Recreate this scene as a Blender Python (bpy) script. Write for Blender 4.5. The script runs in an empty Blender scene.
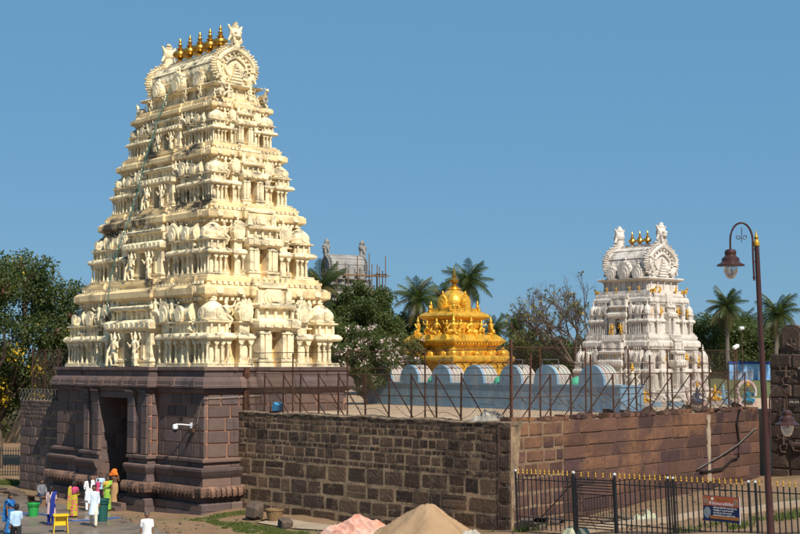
import bpy, math, random
import numpy as np
from math import sin, cos, pi, radians, sqrt, atan2
from mathutils import Vector, Matrix

random.seed(7)
SC = bpy.context.scene
COL = SC.collection

# ------------------------------------------------------------------ camera
cam_d = bpy.data.cameras.new('camera')
cam = bpy.data.objects.new('camera', cam_d)
COL.objects.link(cam)
cam.location = (0, 0, 6.6)
cam.rotation_euler = (radians(90) + math.atan(99 / 1350.0), 0, 0)
cam_d.sensor_fit = 'HORIZONTAL'
cam_d.sensor_width = 36.0
cam_d.lens = 36.0 * 1350 / 800
cam_d.clip_start = 0.5
cam_d.clip_end = 6000
SC.camera = cam

# ------------------------------------------------------------------ sky and sun
SUN_H = (0.475, -0.880)          # horizontal direction towards the sun
SUN_EL = radians(47)
W = bpy.data.worlds.new('World')
SC.world = W
W.use_nodes = True
nt = W.node_tree
bg = nt.nodes['Background']
sky = nt.nodes.new('ShaderNodeTexSky')
sky.sky_type = 'NISHITA'
sky.sun_disc = False
sky.sun_elevation = SUN_EL
sky.sun_rotation = atan2(SUN_H[0], SUN_H[1])
sky.altitude = 400
sky.air_density = 1.0
sky.dust_density = 0.3
sky.ozone_density = 3.0
mixs = nt.nodes.new('ShaderNodeMix')
mixs.data_type = 'RGBA'
mixs.inputs[0].default_value = 0.86
nt.links.new(sky.outputs[0], mixs.inputs[6])
mixs.inputs[7].default_value = (0.90, 2.34, 3.92, 1)     # clear even blue of a dry winter sky
nt.links.new(mixs.outputs[2], bg.inputs[0])
bg.inputs[1].default_value = 0.1
sl = bpy.data.lights.new('sun', 'SUN')
sl.energy = 4.8
sl.angle = radians(0.53)
sl.color = (1.0, 0.93, 0.82)
sun = bpy.data.objects.new('sun', sl)
COL.objects.link(sun)
sd = Vector((SUN_H[0] * cos(SUN_EL), SUN_H[1] * cos(SUN_EL), sin(SUN_EL)))
sun.rotation_euler = sd.to_track_quat('Z', 'Y').to_euler()
sun.location = (20, -20, 60)
SC.view_settings.view_transform = 'Standard'
SC.view_settings.look = 'None'
SC.view_settings.gamma = 1.0
SC.view_settings.use_curve_mapping = False
SC.view_settings.exposure = 0.42
SC.cycles.max_bounces = 6
SC.cycles.transparent_max_bounces = 8

# ------------------------------------------------------------------ materials
M = {}
def pmat(key, c1, c2=None, scale=3.0, rough=0.8, bump=0.0, bscale=None, metal=0.0, rnd=0.0, grime=None, gamt=0.5,
         gscale=1.2, gvert=0.35, detail=6, spec=0.3, coords='Object', rcol=None, trans=None, up=False, carve=0.0, gthr=0.52, spots=()):
    """Noise-varied paint / stone. rnd: brightness change per object, rcol: second colour picked per object,
    grime: stain colour laid on by its own noise (gvert < 1 stretches it downwards)."""
    m = bpy.data.materials.new(key)
    m.use_nodes = True
    n, l = m.node_tree.nodes, m.node_tree.links
    b = n['Principled BSDF']
    b.inputs['Roughness'].default_value = rough
    b.inputs['Metallic'].default_value = metal
    b.inputs['Specular IOR Level'].default_value = spec
    tc = n.new('ShaderNodeTexCoord')
    geo = n.new('ShaderNodeNewGeometry')
    co = tc.outputs['Object'] if coords == 'Object' else geo.outputs['Position']
    ns = n.new('ShaderNodeTexNoise')
    ns.inputs['Scale'].default_value = scale
    ns.inputs['Detail'].default_value = detail
    ns.inputs['Roughness'].default_value = 0.65
    l.new(co, ns.inputs['Vector'])
    mx = n.new('ShaderNodeMix'); mx.data_type = 'RGBA'
    cr = n.new('ShaderNodeValToRGB')
    cr.color_ramp.elements[0].position = 0.32; cr.color_ramp.elements[1].position = 0.68
    l.new(ns.outputs[0], cr.inputs[0]); l.new(cr.outputs[0], mx.inputs[0])
    c2 = c2 or tuple(x * 0.75 for x in c1)
    mx.inputs[6].default_value = (*c1, 1); mx.inputs[7].default_value = (*c2, 1)
    out = mx.outputs[2]
    oi = n.new('ShaderNodeObjectInfo')
    if rcol:
        wn = n.new('ShaderNodeMath'); wn.operation = 'MULTIPLY'; wn.inputs[1].default_value = 7.31
        fr = n.new('ShaderNodeMath'); fr.operation = 'FRACT'
        l.new(oi.outputs['Random'], wn.inputs[0]); l.new(wn.outputs[0], fr.inputs[0])
        m2 = n.new('ShaderNodeMix'); m2.data_type = 'RGBA'
        l.new(fr.outputs[0], m2.inputs[0]); l.new(out, m2.inputs[6]); m2.inputs[7].default_value = (*rcol, 1)
        m3 = n.new('ShaderNodeMix'); m3.data_type = 'RGBA'; m3.blend_type = 'MULTIPLY'; m3.inputs[0].default_value = 0.6
        l.new(m2.outputs[2], m3.inputs[6]); 
        mr = n.new('ShaderNodeMapRange'); mr.inputs[3].default_value = 0.6; mr.inputs[4].default_value = 1.25
        l.new(ns.outputs[0], mr.inputs[0]); l.new(mr.outputs[0], m3.inputs[7])
        out = m3.outputs[2]
    if rnd:
        mr = n.new('ShaderNodeMapRange'); mr.inputs[3].default_value = 1 - rnd; mr.inputs[4].default_value = 1 + rnd
        l.new(oi.outputs['Random'], mr.inputs[0])
        hs = n.new('ShaderNodeHueSaturation'); l.new(mr.outputs[0], hs.inputs['Value']); l.new(out, hs.inputs['Color'])
        out = hs.outputs[0]
    if grime:
        mp = n.new('ShaderNodeMapping'); mp.inputs['Scale'].default_value = (1, 1, gvert)
        l.new(geo.outputs['Position'], mp.inputs[0])
        g = n.new('ShaderNodeTexNoise'); g.inputs['Scale'].default_value = gscale; g.inputs['Detail'].default_value = 9
        g.inputs['Roughness'].default_value = 0.7
        l.new(mp.outputs[0], g.inputs['Vector'])
        gr = n.new('ShaderNodeValToRGB')
        gr.color_ramp.elements[0].position = gthr; gr.color_ramp.elements[1].position = gthr + 0.14
        gr.color_ramp.elements[1].color = (gamt, gamt, gamt, 1)
        l.new(g.outputs[0], gr.inputs[0])
        fac = gr.outputs[0]
        if up:      # rain-fed growth settles on ledges that face the sky
            sx = n.new('ShaderNodeSeparateXYZ'); l.new(geo.outputs['Normal'], sx.inputs[0])
            mr = n.new('ShaderNodeMapRange'); mr.inputs[1].default_value = -0.1; mr.inputs[2].default_value = 0.6
            mr.inputs[3].default_value = 0.38; mr.inputs[4].default_value = 1.0
            l.new(sx.outputs[2], mr.inputs[0])
            mm = n.new('ShaderNodeMath'); mm.operation = 'MULTIPLY'
            l.new(fac, mm.inputs[0]); l.new(mr.outputs[0], mm.inputs[1]); fac = mm.outputs[0]
        for sx_, sy_, sz_, sr_ in spots:    # patches where black mould has spread, broken up by the noise
            vm = n.new('ShaderNodeVectorMath'); vm.operation = 'DISTANCE'; vm.inputs[1].default_value = (sx_, sy_, sz_ * 1.8)
            sc_ = n.new('ShaderNodeMapping'); sc_.inputs['Scale'].default_value = (1, 1, 1.8); l.new(geo.outputs['Position'], sc_.inputs[0]); l.new(sc_.outputs[0], vm.inputs[0])
            m5 = n.new('ShaderNodeMapRange'); m5.inputs[1].default_value = sr_; m5.inputs[2].default_value = sr_ * .25; m5.inputs[3].default_value = 0; m5.inputs[4].default_value = 0.285
            l.new(vm.outputs['Value'], m5.inputs[0])
            g2 = n.new('ShaderNodeMath'); g2.operation = 'ADD'; l.new(m5.outputs[0], g2.inputs[0]); l.new(g.outputs[0], g2.inputs[1])
            g3 = n.new('ShaderNodeMapRange'); g3.inputs[1].default_value = .62; g3.inputs[2].default_value = .78; g3.inputs[4].default_value = 0.95; l.new(g2.outputs[0], g3.inputs[0])
            mm = n.new('ShaderNodeMath'); mm.operation = 'MAXIMUM'; l.new(fac, mm.inputs[0]); l.new(g3.outputs[0], mm.inputs[1]); fac = mm.outputs[0]
        m4 = n.new('ShaderNodeMix'); m4.data_type = 'RGBA'
        l.new(fac, m4.inputs[0]); l.new(out, m4.inputs[6]); m4.inputs[7].default_value = (*grime, 1)
        out = m4.outputs[2]
    l.new(out, b.inputs['Base Color'])
    if bump:
        bn = n.new('ShaderNodeTexNoise'); bn.inputs['Scale'].default_value = bscale or scale * 4
        bn.inputs['Detail'].default_value = 8
        l.new(co, bn.inputs['Vector'])
        bp = n.new('ShaderNodeBump'); bp.inputs['Strength'].default_value = min(1.0, bump); bp.inputs['Distance'].default_value = 0.03
        hgt = bn.outputs[0]
        if carve:   # shallow chiselled ornament
            vo = n.new('ShaderNodeTexVoronoi'); vo.inputs['Scale'].default_value = carve; vo.feature = 'SMOOTH_F1'
            l.new(co, vo.inputs['Vector']); ma = n.new('ShaderNodeMath'); ma.operation = 'MULTIPLY_ADD'; ma.inputs[1].default_value = -1.0
            l.new(vo.outputs['Distance'], ma.inputs[0]); l.new(hgt, ma.inputs[2]); hgt = ma.outputs[0]; bp.inputs['Distance'].default_value = 0.04
        l.new(hgt, bp.inputs['Height']); l.new(bp.outputs[0], b.inputs['Normal'])
    if trans:
        tr = n.new('ShaderNodeBsdfTranslucent'); tr.inputs[0].default_value = (*trans, 1)
        ad = n.new('ShaderNodeMixShader'); ad.inputs[0].default_value = 0.3
        l.new(b.outputs[0], ad.inputs[1]); l.new(tr.outputs[0], ad.inputs[2])
        l.new(ad.outputs[0], n['Material Output'].inputs[0])
    M[key] = m
    return m

def tower_pt(x, y, z, r):
    t = radians(-48.4); return (-10.017 + cos(t) * x - sin(t) * y, 66.925 + sin(t) * x + cos(t) * y, z, r)
MOULD = [tower_pt(*a) for a in ((-3.6, -3.5, 13.5, 2.3), (-.6, -3.5, 13.6, 2.2), (2.2, -2.7, 14.35, 1.9), (4.2, -2.5, 14.3, 1.4), (-1.2, -2.3, 17.1, 1.7), (1.4, -4.0, 10.5, 1.6), (-2.4, -4.1, 9.0, 1.2), (2.6, -2.2, 16.9, 1.2))]
pmat('cream', (0.82, 0.70, 0.47), (0.78, 0.64, 0.39), 1.6, 0.72, 0.08, 9, spots=MOULD, grime=(0.045, 0.036, 0.027), gamt=1.0, gscale=1.3, gvert=1.6, coords='World', up=True, carve=7.0, gthr=0.475)
pmat('cream_wall', (0.80, 0.61, 0.32), (0.73, 0.53, 0.28), 1.4, 0.75, 0.1, 9, spots=MOULD, grime=(0.05, 0.04, 0.03), gamt=1.0, gscale=0.8, gvert=0.9, coords='World', up=True, gthr=0.475, carve=5.0)
pmat('cream_deep', (0.78, 0.52, 0.20), (0.74, 0.48, 0.18), 1.5, 0.75)
pmat('white_plaster', (0.62, 0.565, 0.505), (0.52, 0.465, 0.405), 1.4, 0.78, 0.15, 9, grime=(0.13, 0.105, 0.085), gamt=0.85, gscale=1.3, gvert=0.6, coords='World', up=True, carve=8.0, gthr=0.50)
pmat('grey_plaster', (0.30, 0.29, 0.27), (0.20, 0.19, 0.18), 0.8, 0.85, 0.2, 4, grime=(0.06, 0.06, 0.055), gamt=0.8, gscale=0.6, coords='World')
pmat('gold', (0.84, 0.49, 0.055), (0.66, 0.34, 0.028), 3.0, 0.36, 0.3, 14, metal=0.45, coords='World', spec=0.5, carve=9.0, grime=(0.25, 0.11, 0.012), gamt=0.75, gscale=2.6, gthr=0.49)
pmat('kalasha', (0.62, 0.36, 0.07), (0.45, 0.24, 0.04), 5, 0.28, metal=0.9)
pmat('gilt', (0.72, 0.40, 0.04), (0.55, 0.28, 0.03), 6, 0.4, metal=0.4)
pmat('base_stone', (0.136, 0.096, 0.091), (0.077, 0.055, 0.053), 2.2, 0.85, 0.7, 14, rnd=0.22, rcol=(0.155, 0.098, 0.076), coords='World', grime=(0.045, 0.035, 0.032), gamt=0.6, gscale=0.9)
pmat('base_mortar', (0.42, 0.20, 0.12), (0.30, 0.15, 0.10), 4, 0.95, 0.3, 20, coords='World')
pmat('petal_stone', (0.24, 0.135, 0.09), (0.08, 0.05, 0.042), 2.0, 0.9, 0.7, 14, rnd=0.25, coords='World', grime=(0.02, 0.017, 0.016), gamt=0.9, gscale=1.6)
pmat('wall_stone', (0.072, 0.044, 0.034), (0.032, 0.021, 0.018), 2.6, 0.9, 1.0, 9, rnd=0.45, rcol=(0.13, 0.077, 0.045), coords='World', grime=(0.24, 0.16, 0.095), gamt=0.55, gscale=1.9, gvert=1)
pmat('pale_pointing', (0.25, 0.165, 0.10), (0.12, 0.075, 0.05), 2.0, 0.95, 0.7, 14, coords='World')
WSPOT = [(2.6, 49.6, 3.3, 3.4), (-1.0, 53.6, 4.6, 1.6), (-4.0, 57.0, 4.6, 1.4), (1.0, 51.4, 1.4, 2.2), (-6.5, 59.6, 3.6, 1.8)]
pmat('wall_mortar', (0.38, 0.26, 0.155), (0.24, 0.16, 0.095), 2.5, 0.95, 0.8, 14, coords='World', grime=(0.085, 0.06, 0.042), gamt=0.9, gscale=0.9, gvert=0.6, gthr=0.5, spots=WSPOT)
pmat('red_stone', (0.078, 0.041, 0.038), (0.043, 0.023, 0.023), 1.8, 0.88, 1.0, 7, rnd=0.3, rcol=(0.115, 0.057, 0.037), coords='World', grime=(0.27, 0.13, 0.055), gamt=0.6, gscale=0.30, gvert=1.2)
pmat('red_mortar', (0.13, 0.075, 0.05), (0.07, 0.042, 0.03), 2.0, 0.95, 0.7, 14, coords='World')
pmat('cap_plaster', (0.06, 0.045, 0.034), (0.25, 0.18, 0.115), 2.6, 0.95, 0.9, 12, coords='World')
pmat('dark_stone', (0.115, 0.074, 0.052), (0.060, 0.040, 0.030), 2.5, 0.9, 0.8, 12, rnd=0.25, coords='World')
pmat('terrace', (0.50, 0.36, 0.235), (0.38, 0.265, 0.165), 0.7, 0.9, 0.4, 6, coords='World', grime=(0.2, 0.15, 0.1), gamt=0.6, gscale=0.5)
pmat('blue_paint', (0.11, 0.24, 0.37), (0.22, 0.34, 0.43), 1.6, 0.7, 0.4, 10, coords='World', grime=(0.36, 0.40, 0.40), gamt=0.6, gscale=2.2, gthr=0.52)
pmat('vault_paint', (0.44, 0.42, 0.34), (0.36, 0.26, 0.26), 1.6, 0.7, 0.5, 12, coords='World', grime=(0.28, 0.42, 0.36), gamt=0.6, gscale=1.8, gvert=1)
pmat('green_paint', (0.05, 0.40, 0.22), (0.08, 0.5, 0.3), 2, 0.5)
pmat('rust', (0.055, 0.026, 0.018), (0.11, 0.045, 0.022), 6, 0.85, 0.3, 30, coords='World')
pmat('wire', (0.05, 0.036, 0.030), (0.09, 0.055, 0.04), 6, 0.75)
pmat('zinc', (0.22, 0.21, 0.20), (0.16, 0.15, 0.14), 6, 0.5, metal=0.6)
pmat('black_iron', (0.012, 0.012, 0.013), (0.02, 0.018, 0.018), 8, 0.45, spec=0.5)
pmat('spike_gold', (0.44, 0.26, 0.025), (0.34, 0.2, 0.02), 8, 0.45, metal=0.3)
pmat('silver', (0.6, 0.62, 0.65), (0.5, 0.5, 0.52), 8, 0.35, metal=0.3)
pmat('lamp_brown', (0.040, 0.014, 0.012), (0.055, 0.02, 0.015), 6, 0.35, spec=0.5)
pmat('white_plastic', (0.75, 0.75, 0.74), (0.7, 0.7, 0.7), 6, 0.4)
pmat('black_plastic', (0.015, 0.015, 0.016), (0.02, 0.02, 0.02), 6, 0.3)
pmat('shade_black', (0.012, 0.010, 0.009), (0.02, 0.015, 0.012), 3, 0.9)  # near-black colour standing in for the shade inside openings
pmat('door_wood', (0.13, 0.12, 0.10), (0.09, 0.08, 0.07), 3, 0.7, 0.3, 20)
pmat('bark', (0.16, 0.115, 0.08), (0.08, 0.06, 0.045), 3, 0.95, 0.9, 14)
pmat('palm_bark', (0.17, 0.14, 0.11), (0.10, 0.08, 0.065), 4, 0.95, 0.8, 10)
pmat('twig', (0.085, 0.062, 0.050), (0.12, 0.085, 0.065), 3, 0.95)
pmat('leaf_dark', (0.046, 0.064, 0.018), (0.082, 0.098, 0.027), 0.9, 0.55, coords='World', trans=(0.10, 0.18, 0.03))
pmat('leaf_mid', (0.052, 0.074, 0.020), (0.088, 0.104, 0.030), 0.9, 0.55, coords='World', trans=(0.16, 0.22, 0.04))
pmat('leaf_olive', (0.080, 0.090, 0.028), (0.11, 0.105, 0.035), 0.9, 0.6, coords='World', trans=(0.2, 0.2, 0.05))
pmat('leaf_red', (0.15, 0.055, 0.035), (0.10, 0.045, 0.025), 1.5, 0.6, trans=(0.25, 0.08, 0.04))
pmat('flower_yellow', (0.62, 0.42, 0.02), (0.5, 0.36, 0.02), 2, 0.6, trans=(0.5, 0.3, 0.02))
pmat('flower_pale', (0.58, 0.48, 0.44), (0.5, 0.38, 0.34), 2, 0.6)
pmat('frond', (0.034, 0.056, 0.014), (0.060, 0.078, 0.020), 0.8, 0.45, coords='World', trans=(0.10, 0.14, 0.025))
pmat('frond_dry', (0.19, 0.15, 0.05), (0.12, 0.105, 0.04), 0.8, 0.55, coords='World', trans=(0.18, 0.15, 0.05))
pmat('grass', (0.075, 0.105, 0.022), (0.12, 0.125, 0.035), 0.8, 0.7, coords='World', trans=(0.2, 0.3, 0.04))
pmat('sand', (0.36, 0.235, 0.135), (0.30, 0.19, 0.105), 1.4, 0.95, 0.5, 30)
pmat('concrete_kerb', (0.36, 0.28, 0.20), (0.26, 0.20, 0.14), 1.5, 0.9, 0.4, 12, coords='World')
pmat('pink_cloth', (0.55, 0.20, 0.13), (0.56, 0.40, 0.32), 1.8, 0.9, 0.3, 14)
pmat('white_tarp', (0.42, 0.38, 0.32), (0.25, 0.22, 0.18), 2.5, 0.8, 0.3, 10)
pmat('basket', (0.26, 0.165, 0.075), (0.16, 0.10, 0.05), 9, 0.85, 0.8, 40)
pmat('rock', (0.12, 0.085, 0.065), (0.07, 0.05, 0.04), 3, 0.95, 0.9, 10)
pmat('bin_green', (0.02, 0.30, 0.06), (0.02, 0.26, 0.05), 3, 0.4, spec=0.5)
pmat('bin_teal', (0.01, 0.085, 0.075), (0.012, 0.07, 0.06), 3, 0.45, spec=0.5)
pmat('stool_yellow', (0.80, 0.50, 0.01), (0.74, 0.45, 0.01), 3, 0.4, spec=0.5)
pmat('bench_wood', (0.20, 0.11, 0.06), (0.14, 0.08, 0.05), 5, 0.7)
pmat('hose_blue', (0.02, 0.11, 0.36), (0.02, 0.09, 0.3), 5, 0.4)
pmat('mural_blue', (0.03, 0.16, 0.50), (0.30, 0.50, 0.68), 1.1, 0.6, coords='World', detail=3)
pmat('mural_trim', (0.015, 0.04, 0.2), (0.02, 0.05, 0.25), 2, 0.6)
pmat('lawn', (0.075, 0.10, 0.03), (0.12, 0.11, 0.045), 0.5, 0.9, 0.5, 6, coords='World')
pmat('pale_house', (0.36, 0.42, 0.50), (0.30, 0.35, 0.42), 0.6, 0.8, coords='World')
pmat('skin', (0.17, 0.085, 0.05), (0.14, 0.07, 0.04), 5, 0.55)
pmat('hair', (0.010, 0.008, 0.008), (0.018, 0.015, 0.014), 9, 0.5)
pmat('hair_grey', (0.10, 0.10, 0.10), (0.04, 0.04, 0.04), 9, 0.6)
pmat('bamboo', (0.20, 0.13, 0.07), (0.14, 0.09, 0.05), 4, 0.8)

def simple(key, col, rough=0.85, bump=0.25):
    return pmat(key, col, tuple(c * 0.82 for c in col), 6, rough, bump, 25)
simple('cloth_white', (0.78, 0.77, 0.76)); simple('cloth_palblue', (0.60, 0.70, 0.80)); simple('cloth_offwhite', (0.66, 0.60, 0.48))
simple('cloth_skyblue', (0.42, 0.58, 0.76)); simple('cloth_black', (0.02, 0.02, 0.022)); simple('cloth_navy', (0.015, 0.03, 0.22))
simple('cloth_royal', (0.012, 0.10, 0.34)); simple('cloth_pinkwhite', (0.60, 0.42, 0.40)); simple('cloth_orange', (0.75, 0.17, 0.02))
simple('cloth_tan', (0.42, 0.25, 0.12)); simple('cloth_jeans', (0.035, 0.055, 0.10)); simple('cloth_magenta', (0.50, 0.06, 0.14))
simple('cloth_gold', (0.55, 0.36, 0.06)); simple('cloth_teal', (0.02, 0.16, 0.24))

def dots_mat(key, ground, dot, scale, thr, band=None):
    m = simple(key, ground)
    n, l = m.node_tree.nodes, m.node_tree.links
    b = n['Principled BSDF']
    src = b.inputs['Base Color'].links[0].from_socket
    v = n.new('ShaderNodeTexVoronoi'); v.inputs['Scale'].default_value = scale
    tc = n.new('ShaderNodeTexCoord'); l.new(tc.outputs['Object'], v.inputs['Vector'])
    lt = n.new('ShaderNodeMath'); lt.operation = 'LESS_THAN'; lt.inputs[1].default_value = thr
    l.new(v.outputs['Distance'], lt.inputs[0])
    mx = n.new('ShaderNodeMix'); mx.data_type = 'RGBA'
    l.new(lt.outputs[0], mx.inputs[0]); l.new(src, mx.inputs[6]); mx.inputs[7].default_value = (*dot, 1)
    l.new(mx.outputs[2], b.inputs['Base Color'])
    return m
dots_mat('sari_dots', (0.42, 0.36, 0.025), (0.55, 0.07, 0.16), 8.5, 0.42)
dots_mat('sari_green', (0.20, 0.42, 0.05), (0.50, 0.42, 0.08), 16, 0.32)
dots_mat('plaid', (0.20, 0.20, 0.22), (0.06, 0.07, 0.09), 22, 0.4)
dots_mat('sari_royal', (0.012, 0.12, 0.36), (0.10, 0.32, 0.50), 13, 0.3)

# barrel roof of the towers: scale-like lattice in relief
def lattice_mat(key, src):
    m = M[src].copy(); m.name = key
    n, l = m.node_tree.nodes, m.node_tree.links
    b = n['Principled BSDF']
    tc = n.new('ShaderNodeTexCoord')
    mp = n.new('ShaderNodeMapping'); mp.inputs['Rotation'].default_value = (0.7, 0, 0.785)
    v = n.new('ShaderNodeTexVoronoi'); v.inputs['Scale'].default_value = 3.6; v.inputs['Randomness'].default_value = 0.12
    l.new(tc.outputs['Object'], mp.inputs[0]); l.new(mp.outputs[0], v.inputs['Vector'])
    bp = n.new('ShaderNodeBump'); bp.inputs['Strength'].default_value = 0.9; bp.inputs['Distance'].default_value = 0.06; bp.invert = True
    l.new(v.outputs['Distance'], bp.inputs['Height']); l.new(bp.outputs[0], b.inputs['Normal'])
    M[key] = m
lattice_mat('cream_lattice', 'cream'); lattice_mat('white_lattice', 'white_plaster'); lattice_mat('grey_lattice', 'grey_plaster')

# glass of the lamp globe
g = bpy.data.materials.new('lamp_glass'); g.use_nodes = True
b = g.node_tree.nodes['Principled BSDF']
b.inputs['Base Color'].default_value = (0.75, 0.8, 0.84, 1); b.inputs['Roughness'].default_value = 0.15
b.inputs['Transmission Weight'].default_value = 0.75; b.inputs['IOR'].default_value = 1.2
M['lamp_glass'] = g

# ground: dirt with sparse grass tint; wet concrete
def ground_mats():
    pmat('earth', (0.17, 0.10, 0.055), (0.24, 0.15, 0.085), 0.5, 0.95, 0.9, 5, coords='World', grime=(0.07, 0.095, 0.025), gamt=0.75, gscale=0.35, gvert=1)
    m = pmat('paving', (0.135, 0.105, 0.082), (0.20, 0.155, 0.118), 0.45, 0.7, 0.4, 7, coords='World', grime=(0.07, 0.055, 0.045), gamt=0.9, gscale=0.35, gvert=1, spec=0.5)
    n, l = m.node_tree.nodes, m.node_tree.links
    b = n['Principled BSDF']
    geo = n.new('ShaderNodeNewGeometry')
    ns = n.new('ShaderNodeTexNoise'); ns.inputs['Scale'].default_value = 0.35; ns.inputs['Detail'].default_value = 5
    l.new(geo.outputs['Position'], ns.inputs['Vector'])
    mr = n.new('ShaderNodeMapRange'); mr.inputs[1].default_value = 0.42; mr.inputs[2].default_value = 0.6
    mr.inputs[3].default_value = 0.22; mr.inputs[4].default_value = 0.85       # wet patches
    l.new(ns.outputs[0], mr.inputs[0]); l.new(mr.outputs[0], b.inputs['Roughness'])
ground_mats()
# ------------------------------------------------------------------ mesh helpers
class MB:
    def __init__(s): s.v = []; s.f = []
    def add(s, vs, fs):
        o = len(s.v); s.v += [tuple(p) for p in vs]; s.f += [tuple(i + o for i in f) for f in fs]; return s
    def box(s, x0, x1, y0, y1, z0, z1):
        return s.add([(x0,y0,z0),(x1,y0,z0),(x1,y1,z0),(x0,y1,z0),(x0,y0,z1),(x1,y0,z1),(x1,y1,z1),(x0,y1,z1)],
                     [(3,2,1,0),(4,5,6,7),(0,1,5,4),(1,2,6,5),(2,3,7,6),(3,0,4,7)])
    def tube(s, pts, rad, n=6, cap=True):
        pts = [Vector(p) for p in pts]
        if not isinstance(rad, (list, tuple)): rad = [rad] * len(pts)
        o = len(s.v); ref = Vector((0.13, 0.21, 0.97))
        for i, p in enumerate(pts):
            d = (pts[min(i + 1, len(pts) - 1)] - pts[max(i - 1, 0)])
            if d.length < 1e-9: d = Vector((0, 0, 1))
            d.normalize()
            r = ref if abs(d.dot(ref)) < 0.95 else Vector((1, 0.1, 0))
            a = d.cross(r).normalized(); b = d.cross(a)
            for k in range(n):
                t = 2 * pi * k / n
                s.v.append(tuple(p + (a * cos(t) + b * sin(t)) * rad[i]))
        for i in range(len(pts) - 1):
            for k in range(n):
                k2 = (k + 1) % n
                s.f.append((o + i * n + k, o + i * n + k2, o + (i + 1) * n + k2, o + (i + 1) * n + k))
        if cap:
            s.f.append(tuple(o + k for k in range(n))[::-1]); s.f.append(tuple(o + (len(pts) - 1) * n + k for k in range(n)))
        return s
    def lathe(s, prof, n=12, c=(0, 0, 0), sq=None, sx=1.0, sy=1.0, rot=0.0):
        o = len(s.v)
        for r, z in prof:
            for k in range(n):
                t = 2 * pi * k / n + rot
                q = 1.0
                if sq: q = 1.0 / (abs(cos(t)) ** sq + abs(sin(t)) ** sq) ** (1.0 / sq)
                s.v.append((c[0] + r * q * cos(t) * sx, c[1] + r * q * sin(t) * sy, c[2] + z))
        m = len(prof)
        for i in range(m - 1):
            for k in range(n):
                k2 = (k + 1) % n
                s.f.append((o + i * n + k, o + i * n + k2, o + (i + 1) * n + k2, o + (i + 1) * n + k))
        s.f.append(tuple(o + k for k in range(n))[::-1]); s.f.append(tuple(o + (m - 1) * n + k for k in range(n)))
        return s
    def prism(s, poly, d0, d1, axis='y'):
        """2-D outline (a, b) swept from d0 to d1 along an axis; a, b are the other two axes."""
        n = len(poly); P = []
        for d in (d0, d1):
            for a, b in poly:
                P.append((a, d, b) if axis == 'y' else ((d, a, b) if axis == 'x' else (a, b, d)))
        fs = [tuple(range(n))[::-1], tuple(range(n, 2 * n))]
        for i in range(n):
            j = (i + 1) % n; fs.append((i, j, n + j, n + i))
        return s.add(P, fs)
    def ring(s, poly, prof, cap_top=True, cap_bot=False):
        """closed mitred sweep of (offset, z) pairs round a counter-clockwise outline"""
        n = len(poly); mit = []
        for i in range(n):
            a = Vector(poly[i - 1]); b_ = Vector(poly[i]); c = Vector(poly[(i + 1) % n])
            d1 = (b_ - a).normalized(); d2 = (c - b_).normalized()
            n1 = Vector((d1.y, -d1.x)); n2 = Vector((d2.y, -d2.x))
            mit.append((n1 + n2) / max(0.2, 1 + n1.dot(n2)))
        o = len(s.v)
        for off, z in prof:
            for i in range(n):
                s.v.append((poly[i][0] + mit[i].x * off, poly[i][1] + mit[i].y * off, z))
        for j in range(len(prof) - 1):
            for i in range(n):
                k = (i + 1) % n
                s.f.append((o + j * n + i, o + j * n + k, o + (j + 1) * n + k, o + (j + 1) * n + i))
        if cap_top: s.f.append(tuple(o + (len(prof) - 1) * n + i for i in range(n)))
        if cap_bot: s.f.append(tuple(o + i for i in range(n))[::-1])
        return s
    def ball(s, c, r, n=8, m=6):
        if not isinstance(r, (tuple, list)): r = (r, r, r)
        pr = [(max(0.02, sin(pi * i / m)), -cos(pi * i / m)) for i in range(m + 1)]
        o = len(s.v); s.lathe(pr, n)
        for i in range(o, len(s.v)):
            x, y, z = s.v[i]; s.v[i] = (c[0] + x * r[0], c[1] + y * r[1], c[2] + z * r[2])
        return s
    def move(s, M4):
        s.v = [tuple(M4 @ Vector(p)) for p in s.v]; return s
    def join(s, other, M4=None):
        vs = other.v if M4 is None else [tuple(M4 @ Vector(p)) for p in other.v]
        return s.add(vs, other.f)
    def mesh(s, name, mat, smooth=False):
        me = bpy.data.meshes.new(name)
        me.from_pydata(s.v, [], s.f)
        me.materials.append(M[mat] if isinstance(mat, str) else mat)
        if smooth:
            me.polygons.foreach_set('use_smooth', [True] * len(me.polygons))
            try: me.set_sharp_from_angle(angle=radians(40))
            except Exception: pass
        me.update()
        return me

def put(name, me, parent=None, loc=(0, 0, 0), rot=(0, 0, 0), scale=(1, 1, 1)):
    o = bpy.data.objects.new(name, me)
    COL.objects.link(o)
    if parent is not None: o.parent = parent
    o.location = loc
    o.rotation_euler = (0, 0, rot) if isinstance(rot, (int, float)) else rot
    o.scale = (scale, scale, scale) if isinstance(scale, (int, float)) else scale
    return o

def tag(o, label, cat, group=None, kind=None):
    o['label'] = label; o['category'] = cat
    if group: o['group'] = group
    if kind: o['kind'] = kind
    return o

def thing(name, label, cat, loc=(0, 0, 0), rotz=0.0, group=None):
    o = bpy.data.objects.new(name, None)
    o.empty_display_size = 0.3
    COL.objects.link(o)
    o.location = loc; o.rotation_euler = (0, 0, rotz)
    return tag(o, label, cat, group)

def structure(name, me, **k):
    o = put(name, me, **k); o['kind'] = 'structure'; return o

def rect(hx, hy): return [(-hx, -hy), (hx, -hy), (hx, hy), (-hx, hy)]

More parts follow.
